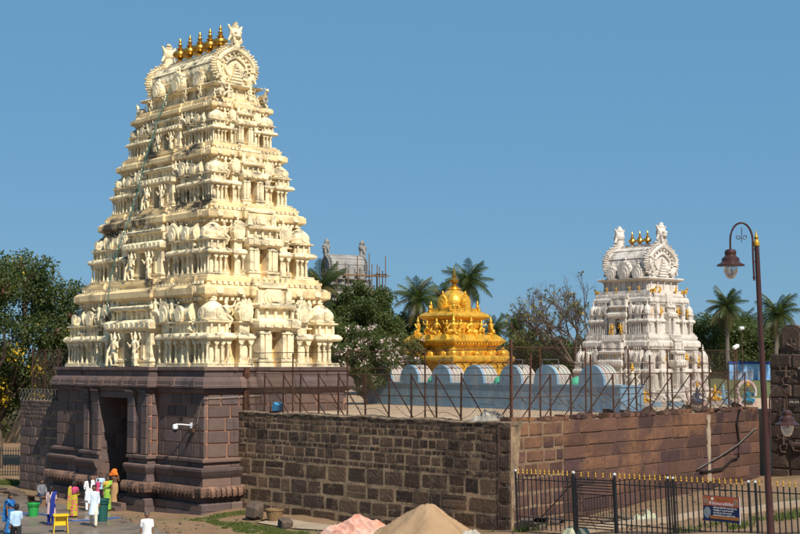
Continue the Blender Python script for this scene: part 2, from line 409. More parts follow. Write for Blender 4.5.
def from_np(name, V, F, mat, smooth=False):
    """V (n,3), F (m,k) arrays, k = 3 or 4"""
    me = bpy.data.meshes.new(name)
    V = np.asarray(V, dtype=np.float32); F = np.asarray(F, dtype=np.int32)
    me.vertices.add(len(V)); me.vertices.foreach_set('co', V.ravel())
    k = F.shape[1]
    me.loops.add(F.size); me.loops.foreach_set('vertex_index', F.ravel())
    me.polygons.add(len(F)); me.polygons.foreach_set('loop_start', np.arange(0, F.size, k, dtype=np.int32))
    if smooth: me.polygons.foreach_set('use_smooth', np.ones(len(F), dtype=bool))
    me.materials.append(M[mat]); me.update(calc_edges=True); me.validate()
    return me

def blob(name, prims, mat, voxel=0.02, smooth=4):
    """one continuous skin over tapered limbs: ('c', p0, p1, r0, r1[, squash_y]), ('e', centre, radii), ('l', [(z, rx, ry, cx, cy)...])"""
    b = MB()
    for p in prims:
        if p[0] == 'c':
            a, c = Vector(p[1]), Vector(p[2]); r0, r1 = p[3], p[4]; d = c - a; L = max(d.length, 1e-4); d.normalize()
            st = [(-0.92, .4), (-0.6, .8), (0, 1)]
            pts = [a - d * r0 * .98, a - d * r0 * .6, a]; rr = [r0 * .25, r0 * .8, r0]
            for t in (0.33, 0.66): pts.append(a.lerp(c, t)); rr.append(r0 + (r1 - r0) * t)
            pts += [c, c + d * r1 * .6, c + d * r1 * .98]; rr += [r1, r1 * .8, r1 * .25]
            b.tube(pts, rr, 10)
        elif p[0] == 'e': b.ball(p[1], p[2], 12, 8)
        elif p[0] == 'l':
            o = len(b.v); n = 16
            for z, rx, ry, cx, cy in p[1]:
                for k in range(n):
                    t = 2 * pi * k / n; b.v.append((cx + rx * cos(t), cy + ry * sin(t), z))
            for i in range(len(p[1]) - 1):
                for k in range(n):
                    k2 = (k + 1) % n; b.f.append((o + i*n + k, o + i*n + k2, o + (i+1)*n + k2, o + (i+1)*n + k))
            b.f.append(tuple(o + k for k in range(n))[::-1]); b.f.append(tuple(o + (len(p[1]) - 1) * n + k for k in range(n)))
    me = b.mesh(name + '_cage', mat)
    ob = bpy.data.objects.new(name + '_cage', me); COL.objects.link(ob)
    md = ob.modifiers.new('r', 'REMESH'); md.mode = 'VOXEL'; md.voxel_size = voxel; md.use_smooth_shade = True
    if smooth:
        sm = ob.modifiers.new('s', 'SMOOTH'); sm.iterations = smooth; sm.factor = 0.5
    dg = bpy.context.evaluated_depsgraph_get()
    res = bpy.data.meshes.new_from_object(ob.evaluated_get(dg))
    res.name = name
    if not res.materials: res.materials.append(M[mat])
    bpy.data.objects.remove(ob); bpy.data.meshes.remove(me)
    return res

# the temple's own axes: X runs along the gate front towards the near right, Y into the compound
TH = radians(-48.4)
AX = Vector((cos(TH), sin(TH))); AY = Vector((-sin(TH), cos(TH)))

# uneven stones: a handful of shapes shared by all the masonry (unit width and height, front towards -Y)
def stone_mesh(key, mat, bev, jit, seed):
    r = random.Random(seed); b = MB()
    out = []
    for cx, cz in ((-.5, -.5), (.5, -.5), (.5, .5), (-.5, .5)):
        sx = 1 if cx > 0 else -1; sz = 1 if cz > 0 else -1
        a = (cx - sx * bev * r.uniform(.6, 2.2), cz + sz * r.uniform(-jit, 0)); c = (cx + sx * r.uniform(-jit, 0), cz - sz * bev * r.uniform(.6, 2.2))
        out += ([a, c] if (sx > 0) == (sz < 0) else [c, a])
    n = len(out)
    inn = [(x * (1 - bev * 1.6), z * (1 - bev * 1.6)) for x, z in out]
    V = [(x, 1, z) for x, z in out] + [(x, r.uniform(.15, .3), z) for x, z in out] + [(x, r.uniform(-.03, .03) + .02, z) for x, z in inn] + [(r.uniform(-.2, .2), r.uniform(-.05, .0), r.uniform(-.2, .2))]
    F = []
    for i in range(n):
        j = (i + 1) % n
        F += [(i, j, n + j, n + i), (n + i, n + j, 2 * n + j, 2 * n + i), (2 * n + i, 2 * n + j, 3 * n)]
    b.add(V, F)
    return b.mesh(key, mat)
STONES = {}
def stones(mat, bev=0.05, jit=0.05, n=7):
    k = (mat, bev, jit)
    if k not in STONES: STONES[k] = [stone_mesh('stone_block', mat, bev, jit, 100 + i) for i in range(n)]
    return STONES[k]

def lay_course(parent, A, B, z0, z1, nrm, lens, mat, gap=0.03, proud=0.03, depth=0.12, wob=0.0, name='stone_block', rnd=random, bev=.05, jit=.05):
    """one course of stones from A to B (2-D, in the parent's frame), front towards nrm"""
    A, B = Vector(A), Vector(B); L = (B - A).length
    if L < 0.05: return
    d = (B - A) / L; rz = atan2(d.y, d.x)
    if Vector((d.y, -d.x)).dot(Vector(nrm)) < 0: rz += pi
    t = 0.0; ms = stones(mat, bev, jit)
    while t < L - 0.02:
        w = rnd.uniform(*lens)
        if L - t - w < lens[0] * 0.6: w = L - t
        h = (z1 - z0 - gap) * rnd.uniform(1 - wob, 1.0); zc = (z0 + z1) / 2 + (rnd.uniform(-.5, .5) * wob * (z1 - z0) * .3)
        c = A + d * (t + w / 2)
        pr = proud * rnd.uniform(0.5, 1.4)
        o = Vector(nrm) * pr
        if wob > .2 and h > .34 and rnd.random() < .16:     # two thin stones in place of one
            k_ = rnd.uniform(.35, .65)
            for zz, hh in ((zc - h / 2 + h * k_ / 2, h * k_), (zc + h / 2 - h * (1 - k_) / 2, h * (1 - k_))):
                put(name, rnd.choice(ms), parent, (c.x + o.x, c.y + o.y, zz), (0, rnd.uniform(-1, 1) * wob * .06, rz), (max(.03, w - gap), depth + pr, hh - gap * .5))
            t += w; continue
        put(name, rnd.choice(ms), parent, (c.x + o.x, c.y + o.y, zc), (0, rnd.uniform(-1, 1) * wob * 0.06, rz), (max(.03, w - gap), depth + pr, h))
        t += w
# ------------------------------------------------------------------ ground
WALL_A = Vector((-7.2, 60.45)); WALL_B = Vector((3.95, 48.35)); WALL_C = Vector((16.85, 63.6))
def seg_dist(x, y, A, B):
    ax_, ay_ = B.x - A.x, B.y - A.y; t = ((x - A.x) * ax_ + (y - A.y) * ay_) / (ax_ * ax_ + ay_ * ay_)
    t = np.clip(t, 0, 1); return np.hypot(x - A.x - t * ax_, y - A.y - t * ay_)
def ground_z(x, y):
    x = np.asarray(x, dtype=float); y = np.asarray(y, dtype=float)
    s = 1.0 + 0.10 * (x - 5.3) - 0.04 * (y - 45)
    s = np.clip(s, -1, 2.4)
    s = np.where(s > 0, s, 0) + 0.0
    s = np.where(np.abs(x) + np.abs(y - 40) > 260, s * 0, s)
    d = seg_dist(x, y, WALL_A, WALL_B)
    m = 0.38 * np.exp(-(d / 2.6) ** 2)
    z = np.maximum(s, m * 0.9) + 0.25 * np.minimum(s, m)
    z = z + (0.03 * np.sin(x * 1.9 + 0.7 * y) + 0.03 * np.sin(y * 1.3 - x * 0.8)) * np.clip(z * 3, 0, 1)
    return z
def gz(x, y): return float(ground_z(x, y))

xs = np.concatenate([[-3000, -1200, -500, -220, -120], np.arange(-70, 70.1, 1.0), [120, 220, 500, 1200, 3000]])
ys = np.concatenate([[-800, -200, -60], np.arange(-10, 140.1, 1.0), [200, 350, 700, 1500, 4000]])
X, Y = np.meshgrid(xs, ys)
Z = ground_z(X, Y)
V = np.stack([X.ravel(), Y.ravel(), Z.ravel()], 1)
nx, ny = len(xs), len(ys)
ii, jj = np.meshgrid(np.arange(nx - 1), np.arange(ny - 1))
q = (jj * nx + ii).ravel()
structure('ground', from_np('ground', V, np.stack([q, q + 1, q + nx + 1, q + nx], 1), 'earth', True))

pav = MB(); pav.add([(-70, 20, .012), (-4.2, 20, .012), (-6.2, 46, .012), (-8.6, 52.5, .012), (-10.4, 56.6, .012), (-12.2, 60.2, .012), (-15.2, 63.5, .012), (-18.9, 69.2, .012), (-24, 72.6, .012), (-70, 82, .012)], [tuple(range(10))])
structure('pavement', pav.mesh('pavement', 'paving'))

# courtyard behind the boundary walls, a terrace 4.5 m up
ter = MB(); tp = [(-7.0, 60.9), (3.98, 48.9), (16.5, 64.1), (70, 128), (70, 150), (-60, 150), (-12.5, 92), (-19.5, 74.0), (-14.6, 76.4), (-4.4, 66.2)]
ter.prism(tp, -0.2, 4.5, 'z')
structure('courtyard', ter.mesh('courtyard', 'terrace'))

# ------------------------------------------------------------------ boundary walls of stone
def wall_core(poly, z0, z1, mat, parent, name='mortar_core'):
    b = MB(); b.prism(poly, z0, z1, 'z'); return put(name, b.mesh(name, mat), parent)

def front_wall():
    d = (WALL_B - WALL_A); L = d.length; d.normalize(); nr = Vector((d.y, -d.x))
    rz = atan2(d.y, d.x)
    w = thing('boundary_wall', 'dark brown rubble stone wall with pale mortar below the rusty terrace fence', 'wall', (WALL_A.x, WALL_A.y, 0), rz)
    b = MB()                    # core a little uneven
    nseg = 40; r = random.Random(3)
    V = []; F = []
    zs = [0.0, 1, 2, 3, 4.5]
    for i in range(nseg + 1):
        for z in zs: V.append((L * i / nseg, r.uniform(-.008, .008), z))
        V.append((L * i / nseg, .55, 4.5))
    k = len(zs) + 1
    for i in range(nseg):
        for j in range(k - 1): F.append((i*k + j, (i+1)*k + j, (i+1)*k + j + 1, i*k + j + 1))
    F.append(tuple(range(k))[::-1]); F.append(tuple(nseg * k + j for j in range(k)))
    b.add(V, F); put('mortar_core', b.mesh('mortar_core', 'wall_mortar'), w)
    rr = random.Random(11)
    tops = [(4.52, .16, (.2, .6)), (4.35, .18, (.16, .45)), (4.15, .27, (.22, .55)), (3.86, .43, (.35, .9)), (3.42, .17, (.2, .55)), (3.24, .44, (.45, .95)), (2.79, .19, (.2, .5)),
            (2.59, .70, (.7, 1.5)), (1.88, .58, (.6, 1.6)), (1.29, .58, (.7, 1.7)), (0.70, .70, (.9, 2.0))]
    for top, h, ln in tops:
        lay_course(w, (0.02, 0), (L - .55, 0), top - h, top, (0, -1), ln, 'wall_stone', .038 if h > .3 else .022, .016, .12, .13 if h < .3 else .21, rnd=rr, bev=.05, jit=.055)
    # tall quoins at the corner
    z = 0.0
    while z < 4.4:
        h = rr.uniform(.38, .7); h = min(h, 4.5 - z)
        lay_course(w, (L - .55, 0), (L + .02, 0), z, z + h, (0, -1), (.5, .6), 'wall_stone', .05, .045, .14, .1, rnd=rr); z += h
    # weathered plaster cap
    b = MB(); n = 90; V = []; F = []
    for i in range(n + 1):
        x = L * i / n; lo = 4.46 + .06 * sin(i * .9) * sin(i * .37) + rr.uniform(-.03, .03); y = -.03 + rr.uniform(-.008, .008); hi = 4.6 + rr.uniform(-.02, .02) + .03 * sin(i * .31)
        V += [(x, y + .03, lo), (x, y, lo + .05), (x, y - .01, hi - .05), (x, y + .05, hi), (x, .6, hi), (x, .6, lo)]
    for i in range(n):
        for j in range(6): F.append((i*6 + j, (i+1)*6 + j, (i+1)*6 + (j+1) % 6, i*6 + (j+1) % 6))
    F += [tuple(range(6))[::-1], tuple(n * 6 + j for j in range(6))]
    b.add(V, F); put('wall_cap', b.mesh('wall_cap', 'cap_plaster'), w)
    # footing ledge that stands out near the corner
    lay_course(w, (L * .62, -.22), (L + .25, -.22), 0.1, .72, (0, -1), (1.3, 2.6), 'wall_stone', .03, .05, .3, .06, rnd=rr)
    return w
front_wall()

def side_wall():
    d = (WALL_C - WALL_B); L = d.length; d.normalize()
    w = thing('boundary_wall', 'sunlit reddish brown stone block wall running back behind the black iron fence', 'wall', (WALL_B.x, WALL_B.y, 0), atan2(d.y, d.x))
    wall_core([(0.03, 0.04), (L, 0.04), (L, .6), (0.03, .6)], 0, 4.5, 'red_mortar', w)
    b = MB(); b.box(.02, 3.42, .030, .2, .1, 4.55); put('mortar_pointing', b.mesh('mortar_pointing', 'pale_pointing'), w)
    rr = random.Random(5)
    z = 4.56; k = 0
    while z > 0.3:
        h = rr.uniform(.44, .56); z0 = max(.1, z - h)
        lay_course(w, (0.06, 0.035), (3.4, 0.035), z0, z, (0, -1), (.5, 1.3), 'red_stone', .055, .035, .15, .14, rnd=rr, bev=.04, jit=.05)
        lay_course(w, (3.4, 0.035), (L, 0.035), z0, z, (0, -1), (.8, 2.1), 'red_stone', .016, .032, .15, .08, rnd=rr, bev=.025, jit=.03)
        z = z0; k += 1
        if z <= .12: break
    # loose coping stones
    x = 0.1
    while x < L - .4:
        wd = rr.uniform(.3, .8)
        if rr.random() < .8:
            put('coping_stone', rr.choice(stones('red_stone')), w, (x + wd / 2, .02 + rr.uniform(-.03, .03), 4.58 + rr.uniform(.03, .08)), (0, 0, rr.uniform(-.06, .06)), (wd, .5, rr.uniform(.14, .22)))
        x += wd + .04
    # whitewash drip, pipe cable hanging down the stones
    b = MB(); b.tube([(L - 6.0, -.06, 2.05), (L - 5.2, -.07, 2.0), (L - 4.0, -.07, 2.02), (L - 3.0, -.07, 2.4), (L - 2.4, -.07, 2.45), (L - 2.3, -.08, 3.2), (L - 2.5, -.07, 4.0), (L - 2.2, -.08, 4.6)], .045, 6)
    put('drain_cable', b.mesh('drain_cable', 'black_plastic', True), w)
    b = MB(); b.tube([(L - 6.3, -.06, 2.15), (L - 4.2, -.1, 2.62), (L - 2.5, -.12, 3.05), (L - .6, -.1, 3.75)], .028, 6)
    put('conduit', b.mesh('conduit', 'zinc', True), w)
    b = MB(); r2 = random.Random(2); V = []; F = []; n = 16
    for i in range(n + 1):
        zz = 4.45 - 2.9 * i / n; hw = .13 + r2.uniform(-.05, .05); V += [(L - 5.1 - hw, -.035, zz), (L - 5.1 + hw, -.035, zz), (L - 5.1 + hw, .03, zz), (L - 5.1 - hw, .03, zz)]
    for i in range(n):
        for j in range(4): F.append((i*4+j, i*4+(j+1) % 4, (i+1)*4+(j+1) % 4, (i+1)*4+j))
    b.add(V, F); put('mortar_strip', b.mesh('mortar_strip', 'concrete_kerb'), w)
side_wall()

def left_wall():
    A = Vector((-20.6, 73.6)); B = Vector((-16.4, 68.9))
    d = B - A; L = d.length; d.normalize()
    w = thing('boundary_wall', 'short dark stone wall joining the gateway base under coiled razor wire', 'wall', (A.x, A.y, 0), atan2(d.y, d.x))
    wall_core([(0.03, .05), (L, .05), (L, .9), (.03, .9)], 0, 4.75, 'wall_mortar', w)
    rr = random.Random(8); z = 0
    while z < 4.7:
        h = rr.uniform(.42, .55) if z < 3.4 else rr.uniform(.16, .24); z1 = min(4.78, z + h)
        lay_course(w, (0, .02), (L, .02), z, z1, (0, -1), (.5, 1.2) if z < 3.4 else (.25, .6), 'base_stone', .025, .03, .15, .1, rnd=rr)
        lay_course(w, (0.0, .9), (0.0, .18), z, z1, (-1, 0), (.5, .8), 'base_stone', .025, .03, .15, .1, rnd=rr)
        z = z1
left_wall()

# ------------------------------------------------------------------ the great gateway tower
CEN = Vector((-10.017, 66.925))
gop = thing('gateway_tower', 'tall cream tiered temple gateway tower on a dark stone base', 'temple tower', (CEN.x, CEN.y, 0), TH)
BX, BY = 6.765, 4.015
PJ = 2.95; PD = 0.5; DW = 1.35

def course_segments(parent, path, closed, prof, seg, mat, name='moulding_stone', rr=random, back=-0.25, gap=0.012, extra=None):
    """moulded course cut into stones: prof = [(offset, z)...] from bottom to top, mitred at the corners"""
    n = len(path); ed = n if closed else n - 1
    P = [Vector(p) for p in path]
    nr = []
    for i in range(ed):
        d = (P[(i + 1) % n] - P[i]).normalized(); nr.append(Vector((d.y, -d.x)))
    def mit(i):
        if closed or 0 < i < n - 1:
            a, b_ = nr[(i - 1) % ed], nr[i % ed]; return (a + b_) / (1 + a.dot(b_))
        return nr[0] if i == 0 else nr[-1]
    full = prof + [(back, prof[-1][1]), (back, prof[0][1])]
    for i in range(ed):
        A, B = P[i], P[(i + 1) % n]; L = (B - A).length; d = (B - A) / L
        k = max(1, round(L / seg)) if seg else 1
        cuts = [0] + sorted(min(max((j + rr.uniform(-.18, .18)) / k, .02), .98) for j in range(1, k)) + [1]
        for a, c in zip(cuts[:-1], cuts[1:]):
            b = MB(); m = len(full)
            ma = mit(i) if a == 0 else nr[i]; mc = mit((i + 1) % n if closed else i + 1) if c == 1 else nr[i]
            pa = A + d * (L * a + (gap if a else 0)); pc = A + d * (L * c - (gap if c < 1 else 0))
            j = rr.uniform(-.012, .012)
            V = [(pa.x + ma.x * (o + j), pa.y + ma.y * (o + j), z) for o, z in full] + [(pc.x + mc.x * (o + j), pc.y + mc.y * (o + j), z) for o, z in full]
            F = [(q, (q + 1) % m, m + (q + 1) % m, m + q) for q in range(m)]
            F = [tuple(reversed(f)) for f in F] + [tuple(range(m)), tuple(range(m, 2 * m))[::-1]]
            b.add(V, F)
            if extra: extra(b, pa, pc, nr[i])
            put(name, b.mesh(name, mat), parent)

def stone_base():
    base = put('stone_base', None, gop); base['label'] = 'dark purple grey dressed stone base with a deep doorway'
    bp = bpy.data.objects.new('x', None); bpy.data.objects.remove(bp)
    rr = random.Random(21)
    # core of mortar: two blocks and a lintel, leaving the passage open
    e = .05
    b = MB()
    for s in (1, -1):
        o = [(DW + e, -BY - PD + e), (PJ - e, -BY - PD + e), (PJ - e, -BY + e), (BX - e, -BY + e), (BX - e, BY - e), (DW + e, BY - e)]
        if s < 0: o = [(-x, y) for x, y in o][::-1]
        b.prism(o, -.1, 6.5, 'z')
    b.box(-DW - e, DW + e, -BY - PD + e, BY - e, 5.15, 6.5)
    put('mortar_core', b.mesh('mortar_core', 'base_mortar'), base)
    path_open = [(DW, -BY - PD), (PJ, -BY - PD), (PJ, -BY), (BX, -BY), (BX, BY), (-BX, BY), (-BX, -BY), (-PJ, -BY), (-PJ, -BY - PD), (-DW, -BY - PD)]
    path_closed = [(-PJ, -BY - PD), (PJ, -BY - PD), (PJ, -BY), (BX, -BY), (BX, BY), (-BX, BY), (-BX, -BY), (-PJ, -BY)]
    cs = lambda prof, seg, mat='base_stone', nm='moulding_stone', path=path_open, cl=False, ex=None: course_segments(base, path, cl, prof, seg, mat, nm, rr, extra=ex)
    cs([(.36, -.12), (.36, .29)], 1.3, nm='plinth_stone')
    cs([(.33, .31), (.33, .58), (.28, .63)], 1.2, nm='plinth_stone')
    cs([(.10, .64), (.10, .90)], 1.6)
    def petals(b, pa, pc, n_):
        d = pc - pa; L = d.length; d = d / L; k = max(1, int(L / .27)); w = L / k
        for i in range(k):
            c = pa + d * (w * (i + .5)); h = w * .33
            P = []
            for off, zz, hw in ((.44, 1.33, h), (.53, 1.2, h), (.53, 1.05, h * .9), (.49, .90, h * .45)):
                for s in (-1, 1): q_ = c + n_ * off + d * hw * s; P.append((q_.x, q_.y, zz))
            q_ = [(c + n_ * .38 + d * hw * s) for hw in (h, h * .4) for s in (-1, 1)]
            V = P + [(q_[0].x, q_[0].y, 1.33), (q_[1].x, q_[1].y, 1.33), (q_[2].x, q_[2].y, .90), (q_[3].x, q_[3].y, .90)]
            b.add(V, [(0, 2, 3, 1), (2, 4, 5, 3), (4, 6, 7, 5), (0, 8, 10, 6, 4, 2), (1, 3, 5, 7, 11, 9), (0, 1, 9, 8), (6, 10, 11, 7)])
    cs([(.40, .93), (.44, 1.12), (.44, 1.30), (.38, 1.37)], 1.4, 'petal_stone', 'petal_stone', ex=petals)
    cs([(.17, 1.38), (.17, 1.72)], 1.3)
    cs([(.20, 1.73), (.28, 1.86), (.36, 2.02), (.36, 2.12), (.27, 2.16)], 1.7)
    cs([(.08, 2.17), (.08, 2.36)], 1.5)
    cs([(.16, 2.37), (.20, 2.42), (.20, 2.53), (.08, 2.56)], 1.6)
    # plain courses of the wall
    z = 2.58; hs = [.62, .55, .58, .54, .53]
    for h in hs:
        z1 = z + h
        for A, B, n_ in (((DW + .0, -BY - PD), (PJ - .0, -BY - PD), (0, -1)), ((PJ, -BY - PD + .17), (PJ, -BY), (1, 0)), ((PJ + .02, -BY), (BX, -BY), (0, -1)),
                         ((BX, -BY + .17), (BX, BY - .17), (1, 0)), ((BX, BY), (-BX, BY), (0, 1)), ((-BX, BY - .17), (-BX, -BY + .17), (-1, 0)),
                         ((-BX, -BY), (-PJ - .02, -BY), (0, -1)), ((-PJ, -BY), (-PJ, -BY - PD + .17), (-1, 0)), ((-PJ, -BY - PD), (-DW, -BY - PD), (0, -1))):
            lay_course(base, A, B, z, z1, n_, (.5, 1.35) if n_ != (0, 1) else (3, 5), 'base_stone', .045, .006, .15, .02, rnd=rr, bev=.02, jit=.012)
        z = z1
    # pilasters beside the door and at the ends of the projecting bay
    for x0, x1, pr in ((DW + .0, DW + .55, .16), (-DW - .55, -DW, .16), (PJ - .5, PJ - .06, .09), (-PJ + .06, -PJ + .5, .09)):
        zz = 2.6
        for h in (.72, .7, .74, .62):
            b = MB(); b.box(x0, x1, -BY - PD - pr, -BY - PD + .05, zz + .012, zz + h - .012)
            put('pilaster_stone', b.mesh('pilaster_stone', 'base_stone'), base); zz += h
        b = MB(); b.box(x0 - .06, x1 + .06, -BY - PD - pr - .07, -BY - PD + .05, zz - .1, zz + .03); b.box(x0 - .1, x1 + .1, -BY - PD - pr - .12, -BY - PD + .05, zz + .03, zz + .12)
        put('pilaster_capital', b.mesh('pilaster_capital', 'base_stone'), base)
    # passage walls in block courses, lintel beam over the doorway, threshold steps
    for s in (-1, 1):
        z = 0.0
        while z < 5.1:
            z1 = min(z + rr.uniform(.55, .75), 5.14)
            lay_course(base, (s * DW, -BY - PD + .02), (s * DW, BY - .1), z, z1, (-s, 0), (.7, 1.4), 'base_stone', .024, .006, .14, .02, rnd=rr, bev=.02, jit=.012); z = z1
    b = MB(); b.box(-DW - .45, DW + .45, -BY - PD - .10, -BY - PD + .9, 5.12, 5.40)
    put('lintel', b.mesh('lintel', 'base_stone'), base)
    for i, (dy, h) in enumerate(((.95, .17), (.62, .34), (.3, .51))):
        b = MB(); b.box(-DW - .4 + .06 * i, DW + .4 - .06 * i, -BY - PD - dy, -BY - PD - dy + .5 + (3 if i == 2 else 0), 0, h)
        put('doorstep', b.mesh('doorstep', 'base_stone'), base)
    b = MB(); b.box(-DW + .02, DW - .02, -BY + 2.3, -BY + 2.4, 0, 5.15); put('passage_shade', b.mesh('passage_shade', 'shade_black'), base)  # added near-black sheet: the passage's deep shade is put into its colour
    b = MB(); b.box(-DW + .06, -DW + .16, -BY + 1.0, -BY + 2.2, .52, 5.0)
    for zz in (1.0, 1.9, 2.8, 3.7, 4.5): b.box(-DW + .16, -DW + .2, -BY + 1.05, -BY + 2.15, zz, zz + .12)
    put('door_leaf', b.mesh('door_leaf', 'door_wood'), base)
    # cornice, sloping eave and frieze
    cc = path_closed
    cs([(.05, 5.42), (.10, 5.44), (.10, 5.52), (.17, 5.55), (.17, 5.60)], 1.8, path=cc, cl=True)
    cs([(.20, 5.62), (.28, 5.63), (.29, 5.72), (.25, 5.76), (.24, 5.92), (.17, 6.05), (.10, 6.12)], 1.6, path=cc, cl=True)
    cs([(.02, 6.13), (.02, 6.36)], 1.3, path=cc, cl=True)
    cs([(.08, 6.38), (.10, 6.42), (.10, 6.56)], 1.5, path=cc, cl=True)
    b = MB(); b.ring(path_closed, [(-.2, 6.45), (-.2, 6.553)]); put('base_deck', b.mesh('base_deck', 'base_stone'), base)
    # low relief pedestals along the sloping eave
    for x in (-6.2, -4.6, 4.6, 6.2): 
        b = MB(); b.prism([(-BY - .33, 5.66), (-BY - .29, 5.95), (-BY - .16, 6.11), (-BY, 6.11), (-BY, 5.66)], x - .14, x + .14, 'x'); put('eave_block', b.mesh('eave_block', 'base_stone'), base)
    for x in (-2.2, -.9, .9, 2.2):
        b = MB(); y = -BY - PD; b.prism([(y - .33, 5.66), (y - .29, 5.95), (y - .16, 6.11), (y, 6.11), (y, 5.66)], x - .14, x + .14, 'x'); put('eave_block', b.mesh('eave_block', 'base_stone'), base)
stone_base()
# ------------------------------------------------------------------ carved parts of the tiered towers (sizes of the lowest tier)
def horseshoe(w, h, n=22, pinch=0.82):
    """outline of a horseshoe arch, base on z = 0, widest at 45 % of the height"""
    P = []
    for i in range(n + 1):
        t = -0.28 * pi + (1.56 * pi) * i / n
        P.append((cos(t) * w / 2, h * .52 + sin(t) * h * .48))
    lo = min(z for _, z in P)
    P = [(x, (z - lo) * h / (h * .52 + h * .48 - lo)) for x, z in P]
    return P

STAT = {}
def statue_mesh(kind, mat):
    k = (kind, mat)
    if k in STAT: return STAT[k]
    c = lambda a, b, r0, r1: ('c', a, b, r0, r1)
    crown = [('e', (0, 0, 1.27), (.10, .10, .11)), c((0, 0, 1.33), (0, 0, 1.55), .085, .03), c((0, 0, 1.1), (0, 0, 1.2), .055, .055)]
    if kind == 'guardian':      # standing, club in hand, four arms
        p = crown + [c((0, 0, .72), (0, 0, 1.05), .12, .16), c((-.19, 0, 1.06), (.19, 0, 1.06), .075, .075), c((0, 0, .62), (0, 0, .7), .15, .14),
             c((-.08, 0, .62), (-.13, -.03, .3), .095, .07), c((-.13, -.03, .3), (-.14, 0, .03), .065, .05), c((.08, 0, .62), (.24, -.1, .38), .095, .07), c((.24, -.1, .38), (.2, -.03, .06), .065, .05),
             c((-.2, 0, 1.05), (-.36, -.05, .85), .06, .05), c((-.36, -.05, .85), (-.33, -.2, 1.05), .05, .04), c((.2, 0, 1.05), (.38, -.04, .88), .06, .05), c((.38, -.04, .88), (.26, -.18, .66), .05, .04),
             c((-.18, .05, 1.06), (-.36, .05, 1.25), .05, .045), c((-.36, .05, 1.25), (-.34, 0, 1.46), .045, .05), c((.18, .05, 1.06), (.36, .05, 1.25), .05, .045), c((.36, .05, 1.25), (.34, 0, 1.46), .045, .05),
             c((.27, -.2, .72), (.36, -.2, .05), .045, .075), ('e', (0, .02, .04), (.3, .16, .06)), c((-.1, -.02, .5), (-.26, -.02, .2), .04, .03)]
    elif kind == 'reclining':   # seated sideways with one leg stretched down
        p = [('e', (-.02, 0, 1.18), (.10, .10, .12)), c((-.02, 0, 1.25), (-.02, 0, 1.42), .08, .03), c((-.02, 0, 1.02), (-.02, 0, 1.1), .05, .05),
             c((.02, 0, .62), (-.02, 0, .98), .12, .15), c((-.2, 0, .98), (.18, 0, .98), .07, .07), c((.02, 0, .58), (.02, .05, .6), .17, .15),
             c((.06, -.03, .58), (.42, -.12, .46), .10, .08), c((.42, -.12, .46), (.72, -.1, .06), .075, .05), c((-.05, -.03, .56), (-.3, -.14, .66), .10, .08), c((-.3, -.14, .66), (-.3, -.08, .26), .075, .055),
             c((-.2, 0, .97), (-.42, -.04, .78), .06, .05), c((-.42, -.04, .78), (-.34, -.18, .58), .05, .045), c((.18, 0, .97), (.42, 0, .9), .06, .05), c((.42, 0, .9), (.5, -.05, 1.16), .05, .045),
             ('e', (0, .05, .42), (.28, .16, .16)), c((0, .06, 0), (0, .06, .4), .2, .16)]
    elif kind == 'dancer':
        p = [('e', (.03, 0, 1.27), (.10, .10, .11)), c((.03, 0, 1.33), (.03, 0, 1.5), .08, .03), c((0, 0, 1.1), (.02, 0, 1.2), .05, .05), c((0, 0, .72), (0, 0, 1.05), .12, .15), c((-.19, 0, 1.06), (.19, 0, 1.06), .07, .07),
             c((0, 0, .64), (0, 0, .7), .15, .14), c((-.08, 0, .62), (-.3, -.08, .42), .1, .075), c((-.3, -.08, .42), (-.16, 0, .04), .07, .05), c((.08, 0, .62), (.36, -.1, .62), .1, .075), c((.36, -.1, .62), (.24, -.06, .3), .07, .05),
             c((-.2, 0, 1.05), (-.42, -.04, 1.12), .06, .05), c((-.42, -.04, 1.12), (-.5, -.06, 1.38), .05, .045), c((.2, 0, 1.05), (.44, -.04, .98), .06, .05), c((.44, -.04, .98), (.62, -.08, 1.12), .05, .045), ('e', (0, .02, .04), (.28, .16, .06))]
    elif kind == 'seated':
        p = [('e', (0, 0, .78), (.10, .10, .11)), c((0, 0, .85), (0, 0, 1.05), .085, .03), c((0, 0, .62), (0, 0, .7), .05, .05), c((0, 0, .25), (0, 0, .56), .13, .16), c((-.19, 0, .57), (.19, 0, .57), .07, .07),
             c((-.06, 0, .2), (-.34, -.14, .17), .11, .09), c((-.34, -.14, .17), (.08, -.24, .12), .08, .06), c((.06, 0, .2), (.34, -.14, .17), .11, .09), c((.34, -.14, .17), (.26, -.16, -.05), .08, .05),
             c((-.2, 0, .56), (-.36, -.06, .36), .06, .05), c((-.36, -.06, .36), (-.3, -.22, .24), .05, .045), c((.2, 0, .56), (.38, -.06, .4), .06, .05), c((.38, -.06, .4), (.32, -.16, .62), .05, .045), ('e', (0, .02, .05), (.42, .26, .1))]
    elif kind == 'lion':        # kneeling bull / lion
        p = [c((-.35, 0, .42), (.35, 0, .46), .24, .25), c((.38, 0, .5), (.55, 0, .82), .17, .13), ('e', (.66, 0, .92), (.2, .13, .15)), c((.6, -.08, 1.02), (.56, -.2, 1.16), .04, .02), c((.6, .08, 1.02), (.56, .2, 1.16), .04, .02),
             c((.35, -.14, .4), (.5, -.16, .08), .09, .06), c((.35, .14, .4), (.5, .16, .08), .09, .06), c((-.35, -.16, .36), (-.2, -.2, .08), .12, .07), c((-.35, .16, .36), (-.2, .2, .08), .12, .07), c((-.55, 0, .5), (-.66, 0, .85), .05, .05), ('e', (0, 0, .03), (.6, .26, .06))]
    else:                       # horn: the lion mask over each gable
